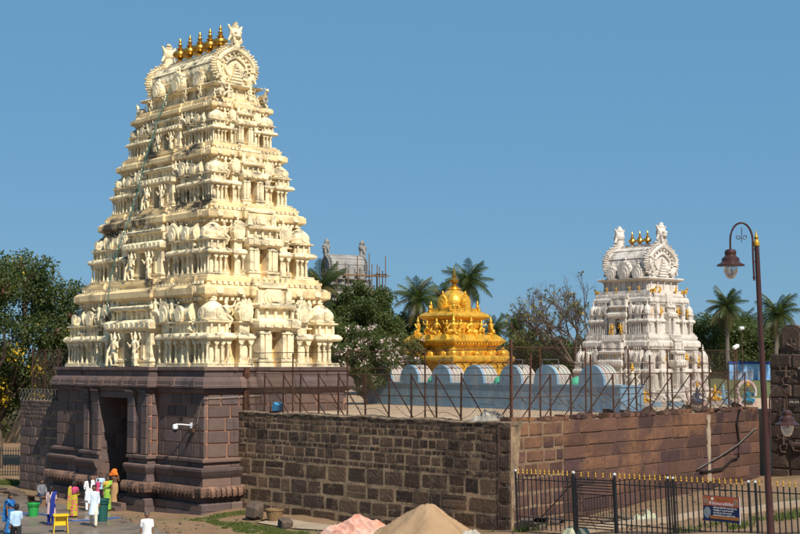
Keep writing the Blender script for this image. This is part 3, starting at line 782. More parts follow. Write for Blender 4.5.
        p = [('e', (0, 0, .62), (.30, .28, .30)), ('e', (0, -.12, .50), (.2, .24, .14)), c((-.2, 0, .75), (-.36, .02, 1.0), .10, .05), c((.2, 0, .75), (.36, .02, 1.0), .10, .05), ('e', (0, .02, .95), (.2, .18, .16)), ('e', (0, 0, 1.1), (.13, .13, .1)),
             c((0, 0, 0), (0, 0, .5), .24, .2), c((-.12, -.12, .44), (-.18, -.2, .18), .08, .05), c((.12, -.12, .44), (.18, -.2, .18), .08, .05), ('e', (-.12, -.26, .66), (.07, .06, .07)), ('e', (.12, -.26, .66), (.07, .06, .07)), c((-.25, 0, .5), (-.36, 0, .3), .08, .06), c((.25, 0, .5), (.36, 0, .3), .08, .06)]
    STAT[k] = blob('statue', p, mat, 0.018, 1)
    return STAT[k]

TM = {}
def tmesh(kind, mat):
    """shared meshes in units of the lowest tier"""
    k = (kind, mat)
    if k in TM: return TM[k]
    b = MB(); sm = False
    if kind == 'pillar':        # 0.82 tall
        b.box(-.09, .09, -.09, .09, 0, .07)
        b.lathe([(.085, .07), (.095, .10), (.07, .14), (.066, .3), (.06, .52), (.085, .55), (.06, .58), (.10, .63), (.075, .67)], 8)
        b.box(-.105, .105, -.105, .105, .67, .715); b.box(-.15, .15, -.08, .08, .715, .77); b.box(-.20, .20, -.09, .09, .77, .82)
    elif kind == 'kuta_body':
        b.ring(rect(.62, .62), [(.08, 0), (.08, .07), (.02, .09), (.06, .12), (.06, .17), (-.22, .18), (-.22, 1.18), (.0, 1.20), (.12, 1.23), (.17, 1.30), (.17, 1.38), (.10, 1.47), (.02, 1.52), (-.16, 1.53), (-.16, 1.94), (-.04, 1.97), (.03, 2.0), (.03, 2.06)])
        for s in (-1, 1):
            for t in (-.4, 0, .4):
                b.box(t - .05, t + .05, s * .52 - .05, s * .52 + .05, 1.53, 1.96); b.box(s * .52 - .05, s * .52 + .05, t - .05, t + .05, 1.53, 1.96)
                if t == 0:
                    b.prism([(x + t, 1.26 + z) for x, z in horseshoe(.26, .24, 8)], s * .80 - .02, s * .80 + .02, 'y'); b.prism([(x + t, 1.26 + z) for x, z in horseshoe(.26, .24, 8)], s * .80 - .02, s * .80 + .02, 'x')
    elif kind == 'kuta_dome':
        sm = True
        b.lathe([(.58, 0), (.62, .03), (.62, .07), (.55, .10), (.57, .2), (.58, .28), (.53, .40), (.42, .52), (.28, .63), (.15, .71), (.10, .74), (.15, .77), (.13, .80), (.06, .82)], 24, (0, 0, 0), 3.2)
        for a in range(4):
            o = MB(); o.prism(horseshoe(.36, .40, 12), -.62, -.50, 'y'); o.prism(horseshoe(.22, .24, 10), -.645, -.55, 'y')
            b.join(o, Matrix.Rotation(a * pi / 2, 4, 'Z') @ Matrix.Translation((0, 0, .08)))
    elif kind == 'finial':
        sm = True
        b.lathe([(.06, 0), (.09, .03), (.05, .06), (.10, .12), (.085, .18), (.035, .21), (.05, .24), (.02, .34), (.005, .40)], 8)
    elif kind == 'sala_body':
        b.ring(rect(.85, .5), [(.08, 0), (.08, .07), (.02, .09), (.06, .12), (.06, .17), (-.22, .18), (-.22, 1.18), (.0, 1.20), (.12, 1.23), (.17, 1.30), (.17, 1.38), (.10, 1.47), (.02, 1.52), (-.14, 1.53), (-.14, 1.94), (-.04, 1.97), (.03, 2.0), (.03, 2.06)])
        for t in (-.68, -.34, 0, .34, .68): b.box(t - .05, t + .05, -.42, -.34, 1.53, 1.96)
        for t in (-.45, .45): b.prism([(x + t, 1.26 + z) for x, z in horseshoe(.28, .26, 8)], -.70, -.64, 'y')
    elif kind == 'sala_roof':
        P = horseshoe(.92, .68, 18)
        b.prism(P, -.74, .74, 'x')
        for s in (-1, 1):
            b.prism([(y * 1.16, z * 1.14) for y, z in P], s * .74, s * .84, 'x'); b.prism([(y * .7, z * .75 + .04) for y, z in P], s * .84, s * .87, 'x')
        b.prism(horseshoe(.62, .62, 14), -.56, -.3, 'y'); b.prism(horseshoe(.4, .4, 12), -.60, -.5, 'y')
        b.box(-.74, .74, -.07, .07, .66, .71)
        for i in range(4): b.lathe([(.05, 0), (.07, .05), (.03, .1), (.06, .16), (.015, .26)], 6, (-.54 + .36 * i, 0, .71))
    elif kind == 'nasi_body':
        b.ring(rect(.40, .32), [(.08, 0), (.08, .07), (.02, .09), (.06, .12), (.06, .17), (-.16, .18), (-.16, 1.18), (.0, 1.20), (.10, 1.23), (.14, 1.30), (.14, 1.38), (.08, 1.47), (.0, 1.52), (-.10, 1.53), (-.10, 1.94), (-.02, 1.97), (.02, 2.0), (.02, 2.06)])
    elif kind == 'nasi_crown':
        b.prism(horseshoe(.84, .80, 18), -.30, .12, 'y'); b.prism(horseshoe(.64, .62, 16), -.36, -.2, 'y'); b.prism(horseshoe(.40, .40, 12), -.40, -.3, 'y')
        for i in range(11):
            t = -.22 * pi + 1.44 * pi * i / 10; b.ball((cos(t) * .41, -.24, .43 + sin(t) * .38), (.06, .06, .06), 6, 4)
        b.lathe([(.10, 0), (.12, .05), (.05, .1), (.09, .17), (.02, .28)], 8, (0, -.1, .78))
    elif kind == 'medallion':
        b.prism(horseshoe(.40, .36, 12), -.05, .06, 'y'); b.prism(horseshoe(.24, .22, 10), -.085, 0, 'y')
    elif kind == 'knob':
        b.lathe([(.055, 0), (.055, .05), (.03, .08), (.065, .16), (.05, .22), (.02, .26)], 6)
    elif kind == 'kalasha':     # 1.25 tall
        sm = True
        b.lathe([(.16, 0), (.20, .04), (.14, .09), (.10, .14), (.15, .18), (.31, .25), (.36, .38), (.31, .51), (.14, .60), (.10, .62), (.16, .66), (.17, .70), (.10, .74), (.07, .80), (.12, .86), (.12, .90), (.06, .94), (.045, 1.0), (.085, 1.06), (.06, 1.12), (.02, 1.25)], 14)
    TM[k] = b.mesh(kind, mat, sm)
    return TM[k]

def gable_mesh(w, h, mat):
    """horseshoe gable: scalloped flame rim round a recessed field that holds a smaller arch and a niche shrine"""
    def outline(k, n=40):
        P = []
        for i in range(n + 1):
            t = -0.30 * pi + 1.60 * pi * i / n
            up = max(0.0, sin(t)); x = cos(t) * w / 2 * (1 - .10 * up ** 3); z = h * .47 + sin(t) * h * .47 + (.06 * h * up ** 10)
            P.append((x * k, h * .44 + (z - h * .44) * k))
        return P
    b = MB(); P = outline(.88)
    b.prism(P, -.02, .16, 'y')
    for i in range(1, len(P) - 1):                    # flame tongues, alternately long and short
        x, z = P[i]; d = Vector((x, z - h * .44)).normalized(); ln = w * (.085 if i % 2 else .06)
        b.ball((x + d.x * ln * .35, .02, z + d.y * ln * .35), (w * .030, .17, w * .030), 6, 4); b.ball((x + d.x * ln, .03, z + d.y * ln), (w * .022, .12, w * .022), 6, 4)
    b.tube([(x, -.10, z) for x, z in outline(.80)], w * .040, 6); b.tube([(x, -.07, z) for x, z in outline(.70)], w * .022, 5)
    Q = outline(.62, 30)
    for x, z in Q[::2]: b.ball((x, -.08, z), (w * .026, .06, w * .026), 6, 4)
    b.tube([(x, -.06, z) for x, z in outline(.46)], w * .03, 6)
    for ww, zz in ((.30, .10), (.25, .17), (.20, .24), (.15, .31), (.11, .38), (.07, .45)):
        b.box(-ww * w * .5, ww * w * .5, -.20, .0, zz * h, zz * h + .035 * h); b.box(-ww * w * .40, ww * w * .40, -.16, .0, zz * h + .03 * h, zz * h + .075 * h)
    b.lathe([(.06, 0), (.09, .06), (.04, .12), (.01, .24)], 8, (0, -.1, .52 * h))
    for s in (-1, 1):
        b.tube([(s * (w * .31 + .12 * w * (1 - a * .085) * cos(a * .62)), -.12, h * .15 + .12 * w * (1 - a * .085) * sin(a * .62)) for a in range(11)], w * .026, 6)
        b.ball((s * w * .31, -.12, h * .15), w * .035, 6, 4)
    b.box(-w * .5, w * .5, -.12, .18, -.02 * h, .045 * h)
    return b.mesh('gable', mat)

def bay_mesh(w, d, opening, mat):
    """tall middle bay: pilasters, two cornices and a crowning gable; the wall plane is y = 0, front at y = -d"""
    b = MB(); hw = w / 2; oh = opening / 2
    for s in (-1, 1):
        x0, x1 = sorted((s * oh, s * hw)); cx = (x0 + x1) / 2; hh = (x1 - x0) / 2
        pol = [(cx - hh, -d), (cx + hh, -d), (cx + hh, .1), (cx - hh, .1)]
        b.ring(pol, [(.05, 0), (.05, .14), (0, .18), (.06, .24), (.06, .34), (0, .38), (0, 1.62)])
        for q in (-.78, .1):
            x = cx + s * hh * -q if False else cx + q * hh * .9
            b.box(x - .10, x + .10, -d - .07, -d + .05, .38, 1.5); b.box(x - .15, x + .15, -d - .10, -d + .05, 1.5, 1.62)
    pol = [(-hw, -d), (hw, -d), (hw, .1), (-hw, .1)]
    b.ring(pol, [(0, 1.60), (.04, 1.66), (.12, 1.70), (.20, 1.78), (.22, 1.92), (.22, 2.08), (.12, 2.18), (-.02, 2.22), (-.16, 2.24), (-.16, 2.62), (-.06, 2.66), (.06, 2.70), (.08, 2.82), (0, 2.90), (-.2, 2.92)], True, True)
    k = max(3, int(w / .42))
    for i in range(k + 1):
        x = -hw + w * i / k
        b.box(x - .06, x + .06, -d + .06, -d + .2, 2.24, 2.64)
        if i < k: b.prism([(x + w / k / 2 + a, 1.80 + z) for a, z in horseshoe(.30, .28, 10)], -d - .27, -d - .18, 'y')
    P = horseshoe(min(w * .56, 1.3), .82, 18)
    b.prism([(x, z + 2.9) for x, z in P], -d + .20, .1, 'y'); b.prism([(x * .70, z * .72 + 2.96) for x, z in P], -d + .15, 0, 'y'); b.prism([(x * .38, z * .45 + 3.0) for x, z in P], -d + .10, 0, 'y'); b.box(-hw * .8, hw * .8, -d + .24, .1, 2.9, 3.62); b.box(-hw * .86, hw * .86, -d + .16, .1, 3.62, 3.72)
    for s in (-1, 1): b.box(s * hw * .82 - .16, s * hw * .82 + .16, -d + .12, .1, 2.9, 3.5)
    for i in range(k + 3):
        x = -hw * .95 + w * .95 * i / (k + 2); b.join(MB().lathe([(.055, 0), (.055, .05), (.03, .08), (.065, .16), (.05, .22), (.02, .26)], 6, (x, -d * .35 + .1, 3.86)))
    b.box(-hw * .97, hw * .97, -d * .6 + .1, .15, 3.72, 3.86)
    return b.mesh('niche_bay', mat)

def tower(root, tiers, z_roof, mats, statue_mat, neck, roof, guard=True, ledge_stat=True, seed=4, kal=5):
    """tiers: (hx, hy, z0, z1); neck: (hx, hy, z0, z1); roof: (half length, half width, z0, ridge z)"""
    mt, mdeep, mlat, mkal = mats; mwall = 'cream_wall' if mt == 'cream' else mt
    rr = random.Random(seed); gm_ = 1.15 if statue_mat == 'gilt' else 1.0
    for ti, (hx, hy, z0, z1) in enumerate(tiers):
        kz = (z1 - z0) / 4.14; kx = hx / 6.52; last = ti == len(tiers) - 1
        nhx, nhy = (tiers[ti + 1][0], tiers[ti + 1][1]) if not last else (neck[0] + .28, neck[1] + .28)
        Zf = lambda f: z0 + f * kz
        tr = put('tier', None, root, (0, 0, 0))
        # ---- core: pillared storey and the recessed storey with the great cornice
        b = MB(); ins = .66 * kx
        prof = [(.30 * kx, 0), (.30 * kx, .07), (.2 * kx, .09), (.24 * kx, .12), (.24 * kx, .16), (0, .17), (0, 1.18), (.06 * kx, 1.20), (.22 * kx, 1.24), (.28 * kx, 1.34), (.16 * kx, 1.48), (.05 * kx, 1.53), (-.2, 1.54)]
        b.ring(rect(hx - ins, hy - ins), [(o, Zf(z)) for o, z in prof])
        ux, uy = nhx + .10 * kx, nhy + .10 * kx
        j = .16 * kx; cw = (hx * .36)
        fr = hx / 6.52; L0 = 2 * (hy - 1.35 * kx)
        def jog(hw, hd, steps, s):
            # half outline of one side with stepped projections: steps = [(centre, half width, depth)]
            pts = []
            for c_, w_, d_ in steps: pts += [(c_ - w_, 0), (c_ - w_, d_), (c_ + w_, d_), (c_ + w_, 0)]
            return pts
        fs_ = [(-4.1 * fr, .62 * fr, .13 * kx), (-2.2 * fr, .5 * fr, .10 * kx), (0, 1.35 * fr, .26 * kx), (2.2 * fr, .5 * fr, .10 * kx), (4.1 * fr, .62 * fr, .13 * kx)]
        fs_ = [f_ for f_ in fs_ if abs(f_[0]) + f_[1] < ux - .08]
        ss_ = [(0, .72 * min(kx, L0 / 4.84), .24 * kx)]
        pol = [(-ux, -uy)] + [(a, -uy - d_) for a, d_ in jog(ux, 0, fs_, 0)] + [(ux, -uy)] + [(ux + d_, a) for a, d_ in jog(uy, 0, ss_, 0)] + [(ux, uy)] + [(-a, uy + d_) for a, d_ in jog(ux, 0, fs_, 0)] + [(-ux, uy)] + [(-ux - d_, -a) for a, d_ in jog(uy, 0, ss_, 0)]
        prof = [(0, 1.5), (0, 2.72), (.05 * kx, 2.76), (.05 * kx, 2.86), (.16 * kx, 2.95), (.20 * kx, 3.10), (.36 * kx, 3.19), (.44 * kx, 3.22), (.47 * kx, 3.28), (.47 * kx, 3.56), (.40 * kx, 3.60), (.36 * kx, 3.66), (.26 * kx, 3.70), (.12 * kx, 3.72), (.12 * kx, 3.84), (.17 * kx, 3.88), (.17 * kx, 4.0), (.06 * kx, 4.02), (.06 * kx, 4.139), (-.2, 4.139)]
        b.ring(pol, [(o, Zf(z)) for o, z in prof])
        put('tier_body', b.mesh('tier_body', mwall), tr)
        # dentils under the great cornice, a bead course on the ledge and small pilasters on the recessed storey
        b = MB(); nd = int(2 * ux / (.30 * kx)); ns = int(2 * uy / (.30 * kx)); q0 = kx
        for i in range(nd):
            x = -ux + 2 * ux * (i + .5) / nd
            for s in (-1, 1):
                y = s * (uy + .24 * kx); b.box(x - .08 * kx, x + .08 * kx, y - .16 * kx, y + .16 * kx, Zf(2.99), Zf(3.14))
                y = s * (uy + .23 * kx); b.box(x - .10 * kx, x + .10 * kx, y - .06 * kx, y + .06 * kx, Zf(3.735), Zf(3.87))
                if i % 3 == 0: y = s * (uy + .02 * kx); b.box(x - .09 * kx, x + .09 * kx, y - .09 * kx, y + .09 * kx, Zf(1.56), Zf(2.74))
        for i in range(ns):
            y = -uy + 2 * uy * (i + .5) / ns
            for s in (-1, 1):
                x = s * (ux + .24 * kx); b.box(x - .16 * kx, x + .16 * kx, y - .08 * kx, y + .08 * kx, Zf(2.99), Zf(3.14))
                x = s * (ux + .23 * kx); b.box(x - .06 * kx, x + .06 * kx, y - .10 * kx, y + .10 * kx, Zf(3.735), Zf(3.87))
                if i % 3 == 0: x = s * (ux + .02 * kx); b.box(x - .09 * kx, x + .09 * kx, y - .09 * kx, y + .09 * kx, Zf(1.56), Zf(2.74))
        put('dentils', b.mesh('dentils', mt), tr)['kind'] = 'stuff'
        # ---- shrines along each side
        wk = 1.35 * kx
        def pil(parent, x, y, sx=1.0, rz=0.0): put('pillar', tmesh('pillar', mt), parent, (x, y, .17), rz, (.86, .86, 1.25))
        for sx in (-1, 1):
            for sy in (-1, 1):
                s_ = put('corner_shrine', tmesh('kuta_body', mt), root, (sx * (hx - wk / 2), sy * (hy - wk / 2), z0), 0, (kx, kx, kz))
                if sx > 0 or sy < 0:
                    for t in (-.48, -.16, .16, .48):
                        if sy < 0: pil(s_, t, -.57)
                        if sx > 0 and t > -.3: pil(s_, .57, t if sy < 0 else -t, rz=pi / 2)
                        if sx < 0 and t > -.3: pil(s_, -.57, t, rz=pi / 2)
                put('dome', tmesh('kuta_dome', mt), s_, (0, 0, 2.06), 0, (1.06, 1.06, 1.22)); put('finial', tmesh('finial', mt), s_, (0, 0, 2.98), 0, (1.4, 1.4, 1.25))
        # front and back
        kuw = wk
        fr = hx / 6.52
        kd = max(.45, hy / 3.72)
        for sy in (-1, 1):
            rot = 0 if sy < 0 else pi
            for sx in (-1, 1):
                s_ = put('long_shrine', tmesh('sala_body', mt), root, (sx * 4.12 * fr, sy * (hy - .52 * kx), z0), rot, (kx, kx, kz))
                if sy < 0:
                    for t in (-.74, -.28, .28, .74): pil(s_, t, -.46)
                put('barrel_roof', tmesh('sala_roof', mt), s_, (0, 0, 2.06), 0, (1, 1, 1.16))
                s_ = put('arched_shrine', tmesh('nasi_body', mt), root, (sx * 2.72 * fr, sy * (hy - .40 * kx), z0), rot, (kx, kx, kz))
                if sy < 0:
                    for t in (-.30, .30): pil(s_, t, -.31)
                put('arch_crown', tmesh('nasi_crown', mt), s_, (0, -.05, 2.06), 0, (1.05, 1, 1.18))
            key = ('bayF', mt)
            if key not in TM: TM[key] = bay_mesh(3.7, .62, 1.05, mt)
            bay = put('niche_bay', TM[key], root, (0, sy * (hy - .66 * kx), z0), rot, (kx, kx * 1.2, kz))
            if ('opening_shade', 0) not in TM:
                TM[('opening_shade', 0)] = MB().box(-.62, .62, -.06, .02, .02, 1.66).mesh('shade_panel', 'shade_black'); TM[('niche', mdeep)] = MB().box(-.55, .55, -.05, .03, .02, 1.66).mesh('niche_back', mdeep)
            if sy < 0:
                put('shade_panel', TM[('opening_shade', 0)], bay, (0, -.02, .02))  # near-black panel on the wall, its colour painting the shade of an interior
        # the two short sides
        L = 2 * (hy - wk)
        for sx in (-1, 1):
            rot = pi / 2 * sx
            for sy in (-1, 1):
                s_ = put('arched_shrine', tmesh('nasi_body', mt), root, (sx * (hx - .40 * kx), sy * .345 * L, z0), rot, (min(kx, L * .19), kx, kz))
                if sx > 0:
                    for t in (-.30, .30): pil(s_, t, -.31)
                put('arch_crown', tmesh('nasi_crown', mt), s_, (0, -.05, 2.06), 0, (1.05, 1, 1.18))
            key = ('bayS', mt)
            if key not in TM: TM[key] = bay_mesh(1.95, .55, .55, mt)
            bay = put('niche_bay', TM[key], root, (sx * (hx - .66 * kx), 0, z0), rot, (min(kx, L / 4.84 * 1.08), kx * 1.3, kz))
            if sx > 0:
                if ('niche', mdeep) not in TM: TM[('niche', mdeep)] = MB().box(-.55, .55, -.05, .03, .02, 1.66).mesh('niche_back', mdeep)
                put('niche_back', TM[('niche', mdeep)], bay, (0, -.02, .02), 0, (.62, 1, 1))
        # ---- ornaments on the great cornice, two visible sides
        cx_, cy_ = ux + .48 * kx, uy + .48 * kx
        for side, half, dist, rot in (('f', cx_, cy_, 0), ('r', cy_, cx_, pi / 2)):
            n = 12 if side == 'f' else 6
            for i in range(n):
                t = -half * .93 + 2 * half * .93 * (i + .5) / n
                if abs(t) < (1.9 * fr if side == 'f' else .95 * kx): continue
                p = (t, -dist) if side == 'f' else (dist, t)
                put('cornice_medallion', tmesh('medallion', mt), tr, (p[0], p[1], Zf(3.30)), rot, (kx * .95, kx * .8, kz * .9))
        # ---- statues
        def stat(kind, x, y, z, rz, s, sx=1, k_=None):
            return put('statue', statue_mesh(kind, statue_mat), root, (x, y, z), rz, (s * sx * gm_, s * gm_, (s * kz / kx if kz < kx else s) * gm_))
        yb = -(uy + .34 * kx)
        if guard:
            for s in (-1, 1):
                stat('guardian', s * .95 * fr, -(hy + .36 * kx), Zf(.02), 0, kx * 1.05, s)
        for s in (-1, 1):
            stat('reclining', s * 2.0 * fr, yb - .15 * kx, Zf(2.05), 0, kx * .92, s)
            stat('dancer', s * 3.35 * fr, yb - .1 * kx, Zf(1.8), 0, kx * 1.0, s); stat('dancer', s * .62 * fr, -(hy - .10 * kx), Zf(2.24), 0, kx * .55, s)
            stat('reclining', ux + .42 * kx, s * (.235 * L + .0), Zf(2.0), pi / 2, kx * .86, s)
            if ledge_stat:
                stat('seated', s * 5.0 * fr, yb, Zf(1.56), 0, kx * .8, s)
                stat('dancer', ux + .40 * kx, s * .50 * L, Zf(1.75), pi / 2, kx * .9, s)
    # ---- neck
    hx, hy, z0, z1 = neck; kx = tiers[-1][0] / 6.52
    b = MB(); h = z1 - z0
    b.ring(rect(hx + .16, hy + .16), [(0, z0 - .02), (.06, z0 + .02), (.06, z0 + h * .16), (-.14, z0 + h * .2), (-.16, z0 + h * .82), (-.02, z0 + h * .86), (.10, z0 + h * .92), (.14, z0 + h * 1.0), (.05, z1 + .06), (-.3, z1 + .07)])
    nk = put('neck', b.mesh('neck', mt), root)
    kp = h * .66 / .82
    for i in range(9):
        x = -hx * .95 + 1.9 * hx * i / 8
        put('pillar', tmesh('pillar', mt), nk, (x, -hy - .06, z0 + h * .18), 0, (kp * .8, kp * .8, kp))
    for i in range(5):
        y = -hy * .9 + 1.8 * hy * i / 4
        put('pillar', tmesh('pillar', mt), nk, (hx + .06, y, z0 + h * .18), pi / 2, (kp * .8, kp * .8, kp))
    for x in (-.72, -.3, .3, .72): put('statue', statue_mesh('dancer', statue_mat), root, (x * hx, -hy - .30, z0 + .04), 0, kx * .72)
    for y in (-.55, .55): put('statue', statue_mesh('reclining', statue_mat), root, (hx + .34, y * hy, z0 + .04), pi / 2, (kx * .8 * (1 if y > 0 else -1), kx * .8, kx * .8))
    for s in (-1, 1):
        put('statue', statue_mesh('lion', statue_mat), root, (s * (hx + .42), -hy - .1, z0 - .02), 0 if s > 0 else pi, kx * 1.0)
        put('statue', statue_mesh('lion', statue_mat), root, (s * (hx + .42), hy + .1, z0 - .02), 0 if s > 0 else pi, kx * 1.0)
    # ---- barrel roof with gables, lion masks and pot finials
    rl, rw, rz0, rz1 = roof; H = rz1 - rz0
    b = MB(); P = horseshoe(2 * rw, H, 28)
    b.prism([(y, rz0 + z) for y, z in P], -rl, rl, 'x')
    for i in (4, 7, 10, 18, 21, 24):
        b.tube([(-rl, P[i][0] * 1.005, rz0 + P[i][1] * 1.005), (rl, P[i][0] * 1.005, rz0 + P[i][1] * 1.005)], H * .022, 5)
    rf = put('barrel_roof', b.mesh('barrel_roof', mlat, True), root)
    b = MB(); b.box(-rl - .05, rl + .05, -.16, .16, rz1 - .06, rz1 + .10); b.box(-rl - .05, rl + .05, -.10, .10, rz1 + .10, rz1 + .18); put('ridge', b.mesh('ridge', mt), rf)
    for s in (-1, 1):
        b = MB(); b.box(-rl, rl, s * rw * .93 - .09, s * rw * .93 + .09, rz0 - .02, rz0 + .16); put('eave', b.mesh('eave', mt), rf)
    gm = gable_mesh(2 * rw * 1.18, H * 1.14, mt)
    for s in (-1, 1):
        put('gable', gm, rf, (s * (rl + .02), 0, rz0 - .06), pi / 2 * s)
        put('lion_mask', statue_mesh('horn', statue_mat if statue_mat != 'gilt' else mt), root, (s * (rl + .02), 0, rz0 + H * 1.02), pi / 2 * s, H * .56)
    kk = H / 2.0
    for x in (-.62, 0, .62):
        s_ = put('dormer', tmesh('nasi_crown', mt), rf, (x * rl, -rw - .02, rz0 + .05), 0, (kk * (1.15 if x == 0 else .85), kk, kk * (1.25 if x == 0 else .95)))
    for i in range(kal):
        x = (-rl * .64 + rl * 1.22 * i / max(1, kal - 1)) if kal > 3 else (-rl * .38 + rl * .74 * i / max(1, kal - 1))
        put('pot_finial', tmesh('kalasha', mkal), root, (x, 0, rz1 + .17), 0, (kk * 1.16, kk * 1.16, kk * 1.02) if kal > 3 else kk * .66)

TIERS = [(6.52, 3.72, 6.56, 10.70), (5.46, 3.02, 10.70, 14.20), (4.62, 2.32, 14.20, 17.10), (3.96, 1.82, 17.10, 19.40)]
tower(gop, TIERS, 20.1, ('cream', 'cream_deep', 'cream_lattice', 'kalasha'), 'cream', (3.12, 1.16, 19.40, 20.12), (3.0, 1.12, 20.1, 22.0))
# hanging green cable down the front of the tower
b = MB(); b.tube([(-.1, -1.7, 20.3), (-.35, -2.25, 18.6), (-.5, -2.9, 16.4), (-.75, -3.1, 15.0), (-.9, -3.55, 13.4), (-1.15, -4.0, 11.9), (-1.3, -4.25, 10.4), (-1.35, -4.3, 9.2)], .022, 5)
put('hanging_cable', b.mesh('hanging_cable', simple('cable_green', (0.03, 0.14, 0.12))), gop)

# ------------------------------------------------------------------ the white tower inside the courtyard
wc = Vector((14.75, 80.0)) - AX * 2.95 + AY * 3.0
wt = thing('shrine_tower', 'smaller white plaster temple tower with gilded statues on its ledges', 'temple tower', (wc.x, wc.y, 0), TH)
tower(wt, [(2.95, 3.0, 5.2, 8.5), (2.35, 2.3, 8.5, 11.05)], 0, ('white_plaster', 'white_plaster', 'white_lattice', 'kalasha'), 'gilt', (1.75, 1.45, 11.05, 11.95), (1.62, 1.35, 11.9, 14.0), kal=3, seed=9)
b = MB(); b.ring(rect(3.05, 3.1), [(.1, 4.4), (.1, 4.8), (0, 4.86), (0, 5.1), (.06, 5.14), (.06, 5.21)]); put('plinth', b.mesh('plinth', 'white_plaster'), wt)

# ------------------------------------------------------------------ grey tower under repair, far behind
gt = thing('distant_tower', 'weathered grey temple tower roof rising far behind the trees', 'temple tower', (-7.1, 172, 0), radians(28))
tower(gt, [(4.4, 2.7, 6.0, 12.2), (3.6, 2.0, 12.2, 16.4)], 0, ('grey_plaster', 'grey_plaster', 'grey_lattice', 'grey_plaster'), 'grey_plaster', (2.75, 1.35, 16.4, 17.6), (2.5, 1.3, 17.5, 20.6), kal=0, seed=12, guard=False, ledge_stat=False)
b = MB(); b.ring(rect(4.6, 2.9), [(.1, -.1), (.1, 6.02)]); put('plinth', b.mesh('plinth', 'grey_plaster'), gt)
sc = thing('scaffold', 'brown pole scaffold round the distant grey tower', 'scaffold', (-7.1, 172, 0), radians(28))
pole = MB().tube([(0, 0, 0), (0, 0, 1)], .07, 5).mesh('scaffold_pole', 'bamboo')
def spole(p, q_):
    d = Vector(q_) - Vector(p); o = put('scaffold_pole', pole, sc, p, d.to_track_quat('Z', 'Y').to_euler(), (1, 1, d.length))
for x in (-4.2, -2.6, -1, .6, 2.2, 3.2, 4.2):
    for y in (-2.6, -3.4): spole((x, y, 0), (x + random.uniform(-.1, .1), y, random.uniform(18.4, 21)))
for z in range(2, 20, 2):
    for y in (-2.6, -3.4): spole((-4.6, y, z), (4.8, y, z + random.uniform(-.15, .15)))
    for x in (3.2, 4.2): spole((x, -3.8, z + .2), (x, 2.4, z + .2))
for y in (-1, 1, 2.2):
    for x in (3.4, 4.2): spole((x, y, 0), (x, y, random.uniform(17, 20)))
# ------------------------------------------------------------------ golden shrine
gs = thing('golden_shrine', 'gilded shrine tower with tiered eaves and a pot finial behind the blue parapet', 'shrine', (3.2, 79.6, -.32), TH); gs.scale = (1.07, 1.07, 1.07)
b = MB()
b.ring(rect(2.2, 2.2), [(.08, 4.4), (.08, 5.2), (0, 5.3), (0, 5.5), (-.06, 5.6), (-.06, 6.62), (.0, 6.66), (.10, 6.70), (.15, 6.80), (.15, 6.92), (.05, 7.02), (-.5, 7.04)])
put('lower_storey', b.mesh('lower_storey', 'gold'), gs)
b = MB()
b.ring(rect(1.52, 1.52), [(0, 6.6), (0, 7.42), (.05, 7.46), (.05, 7.54), (.14, 7.60), (.2, 7.66), (.30, 7.74), (.34, 7.80), (.34, 7.86), (.22, 8.0), (.08, 8.12), (0, 8.16), (-.4, 8.18)])
for a in range(4):
    o = MB()
    for i in range(17):
        t = -1.6 + 3.2 * i / 16; o.box(t - .05, t + .05, -1.80, -1.6, 7.62, 7.74)
    for t in (-1.15, 0, 1.15):
        o.prism([(x + t, 7.84 + z) for x, z in horseshoe(.42, .34, 12)], -1.84, -1.6, 'y')
    b.join(o, Matrix.Rotation(a * pi / 2, 4, 'Z'))
put('great_eave', b.mesh('great_eave', 'gold'), gs, (0, 0, 0), 0, (1.07, 1.07, 1))
b = MB()
b.ring(rect(.98, .98), [(.08, 8.16), (.08, 8.34), (0, 8.38), (0, 8.94), (.06, 8.98), (.16, 9.04), (.24, 9.12), (.26, 9.2), (.16, 9.32), (.04, 9.40), (-.02, 9.42), (-.06, 9.44), (-.06, 9.62)])
put('upper_storey', b.mesh('upper_storey', 'gold'), gs, (0, 0, 0), 0, (1.12, 1.12, 1))
b = MB(); b.lathe([(.92, 9.6), (1.02, 9.66), (1.03, 9.74), (.95, 9.80), (1.0, 9.95), (.97, 10.15), (.86, 10.36), (.68, 10.55), (.46, 10.70), (.34, 10.76), (.40, 10.82), (.38, 10.88), (.18, 10.92)], 32, (0, 0, 0), 3.0)
put('dome', b.mesh('dome', 'gold', True), gs, (0, 0, 9.6 * .10), 0, (.82, .82, .90))
b = MB(); b.lathe([(.20, 0), (.24, .06), (.14, .14), (.11, .22), (.26, .32), (.28, .42), (.17, .54), (.09, .60), (.15, .66), (.08, .73), (.07, .88), (.05, 1.0), (.02, 1.22)], 16, (0, 0, 10.78))
put('pot_finial', b.mesh('pot_finial', 'kalasha', True), gs)
nasi_g = MB(); nasi_g.prism(horseshoe(.95, .95, 18), -.16, .12, 'y'); nasi_g.prism(horseshoe(.68, .68, 16), -.22, -.1, 'y'); nasi_g.prism(horseshoe(.36, .4, 12), -.27, -.2, 'y')
for i in range(13):
    t = -.22 * pi + 1.44 * pi * i / 12; nasi_g.ball((cos(t) * .47, -.06, .50 + sin(t) * .45), .065, 6, 4)
nasi_g.lathe([(.1, 0), (.13, .06), (.05, .12), (.1, .2), (.02, .32)], 8, (0, -.03, .94))
nasi_g = nasi_g.mesh('dome_arch', 'gold')
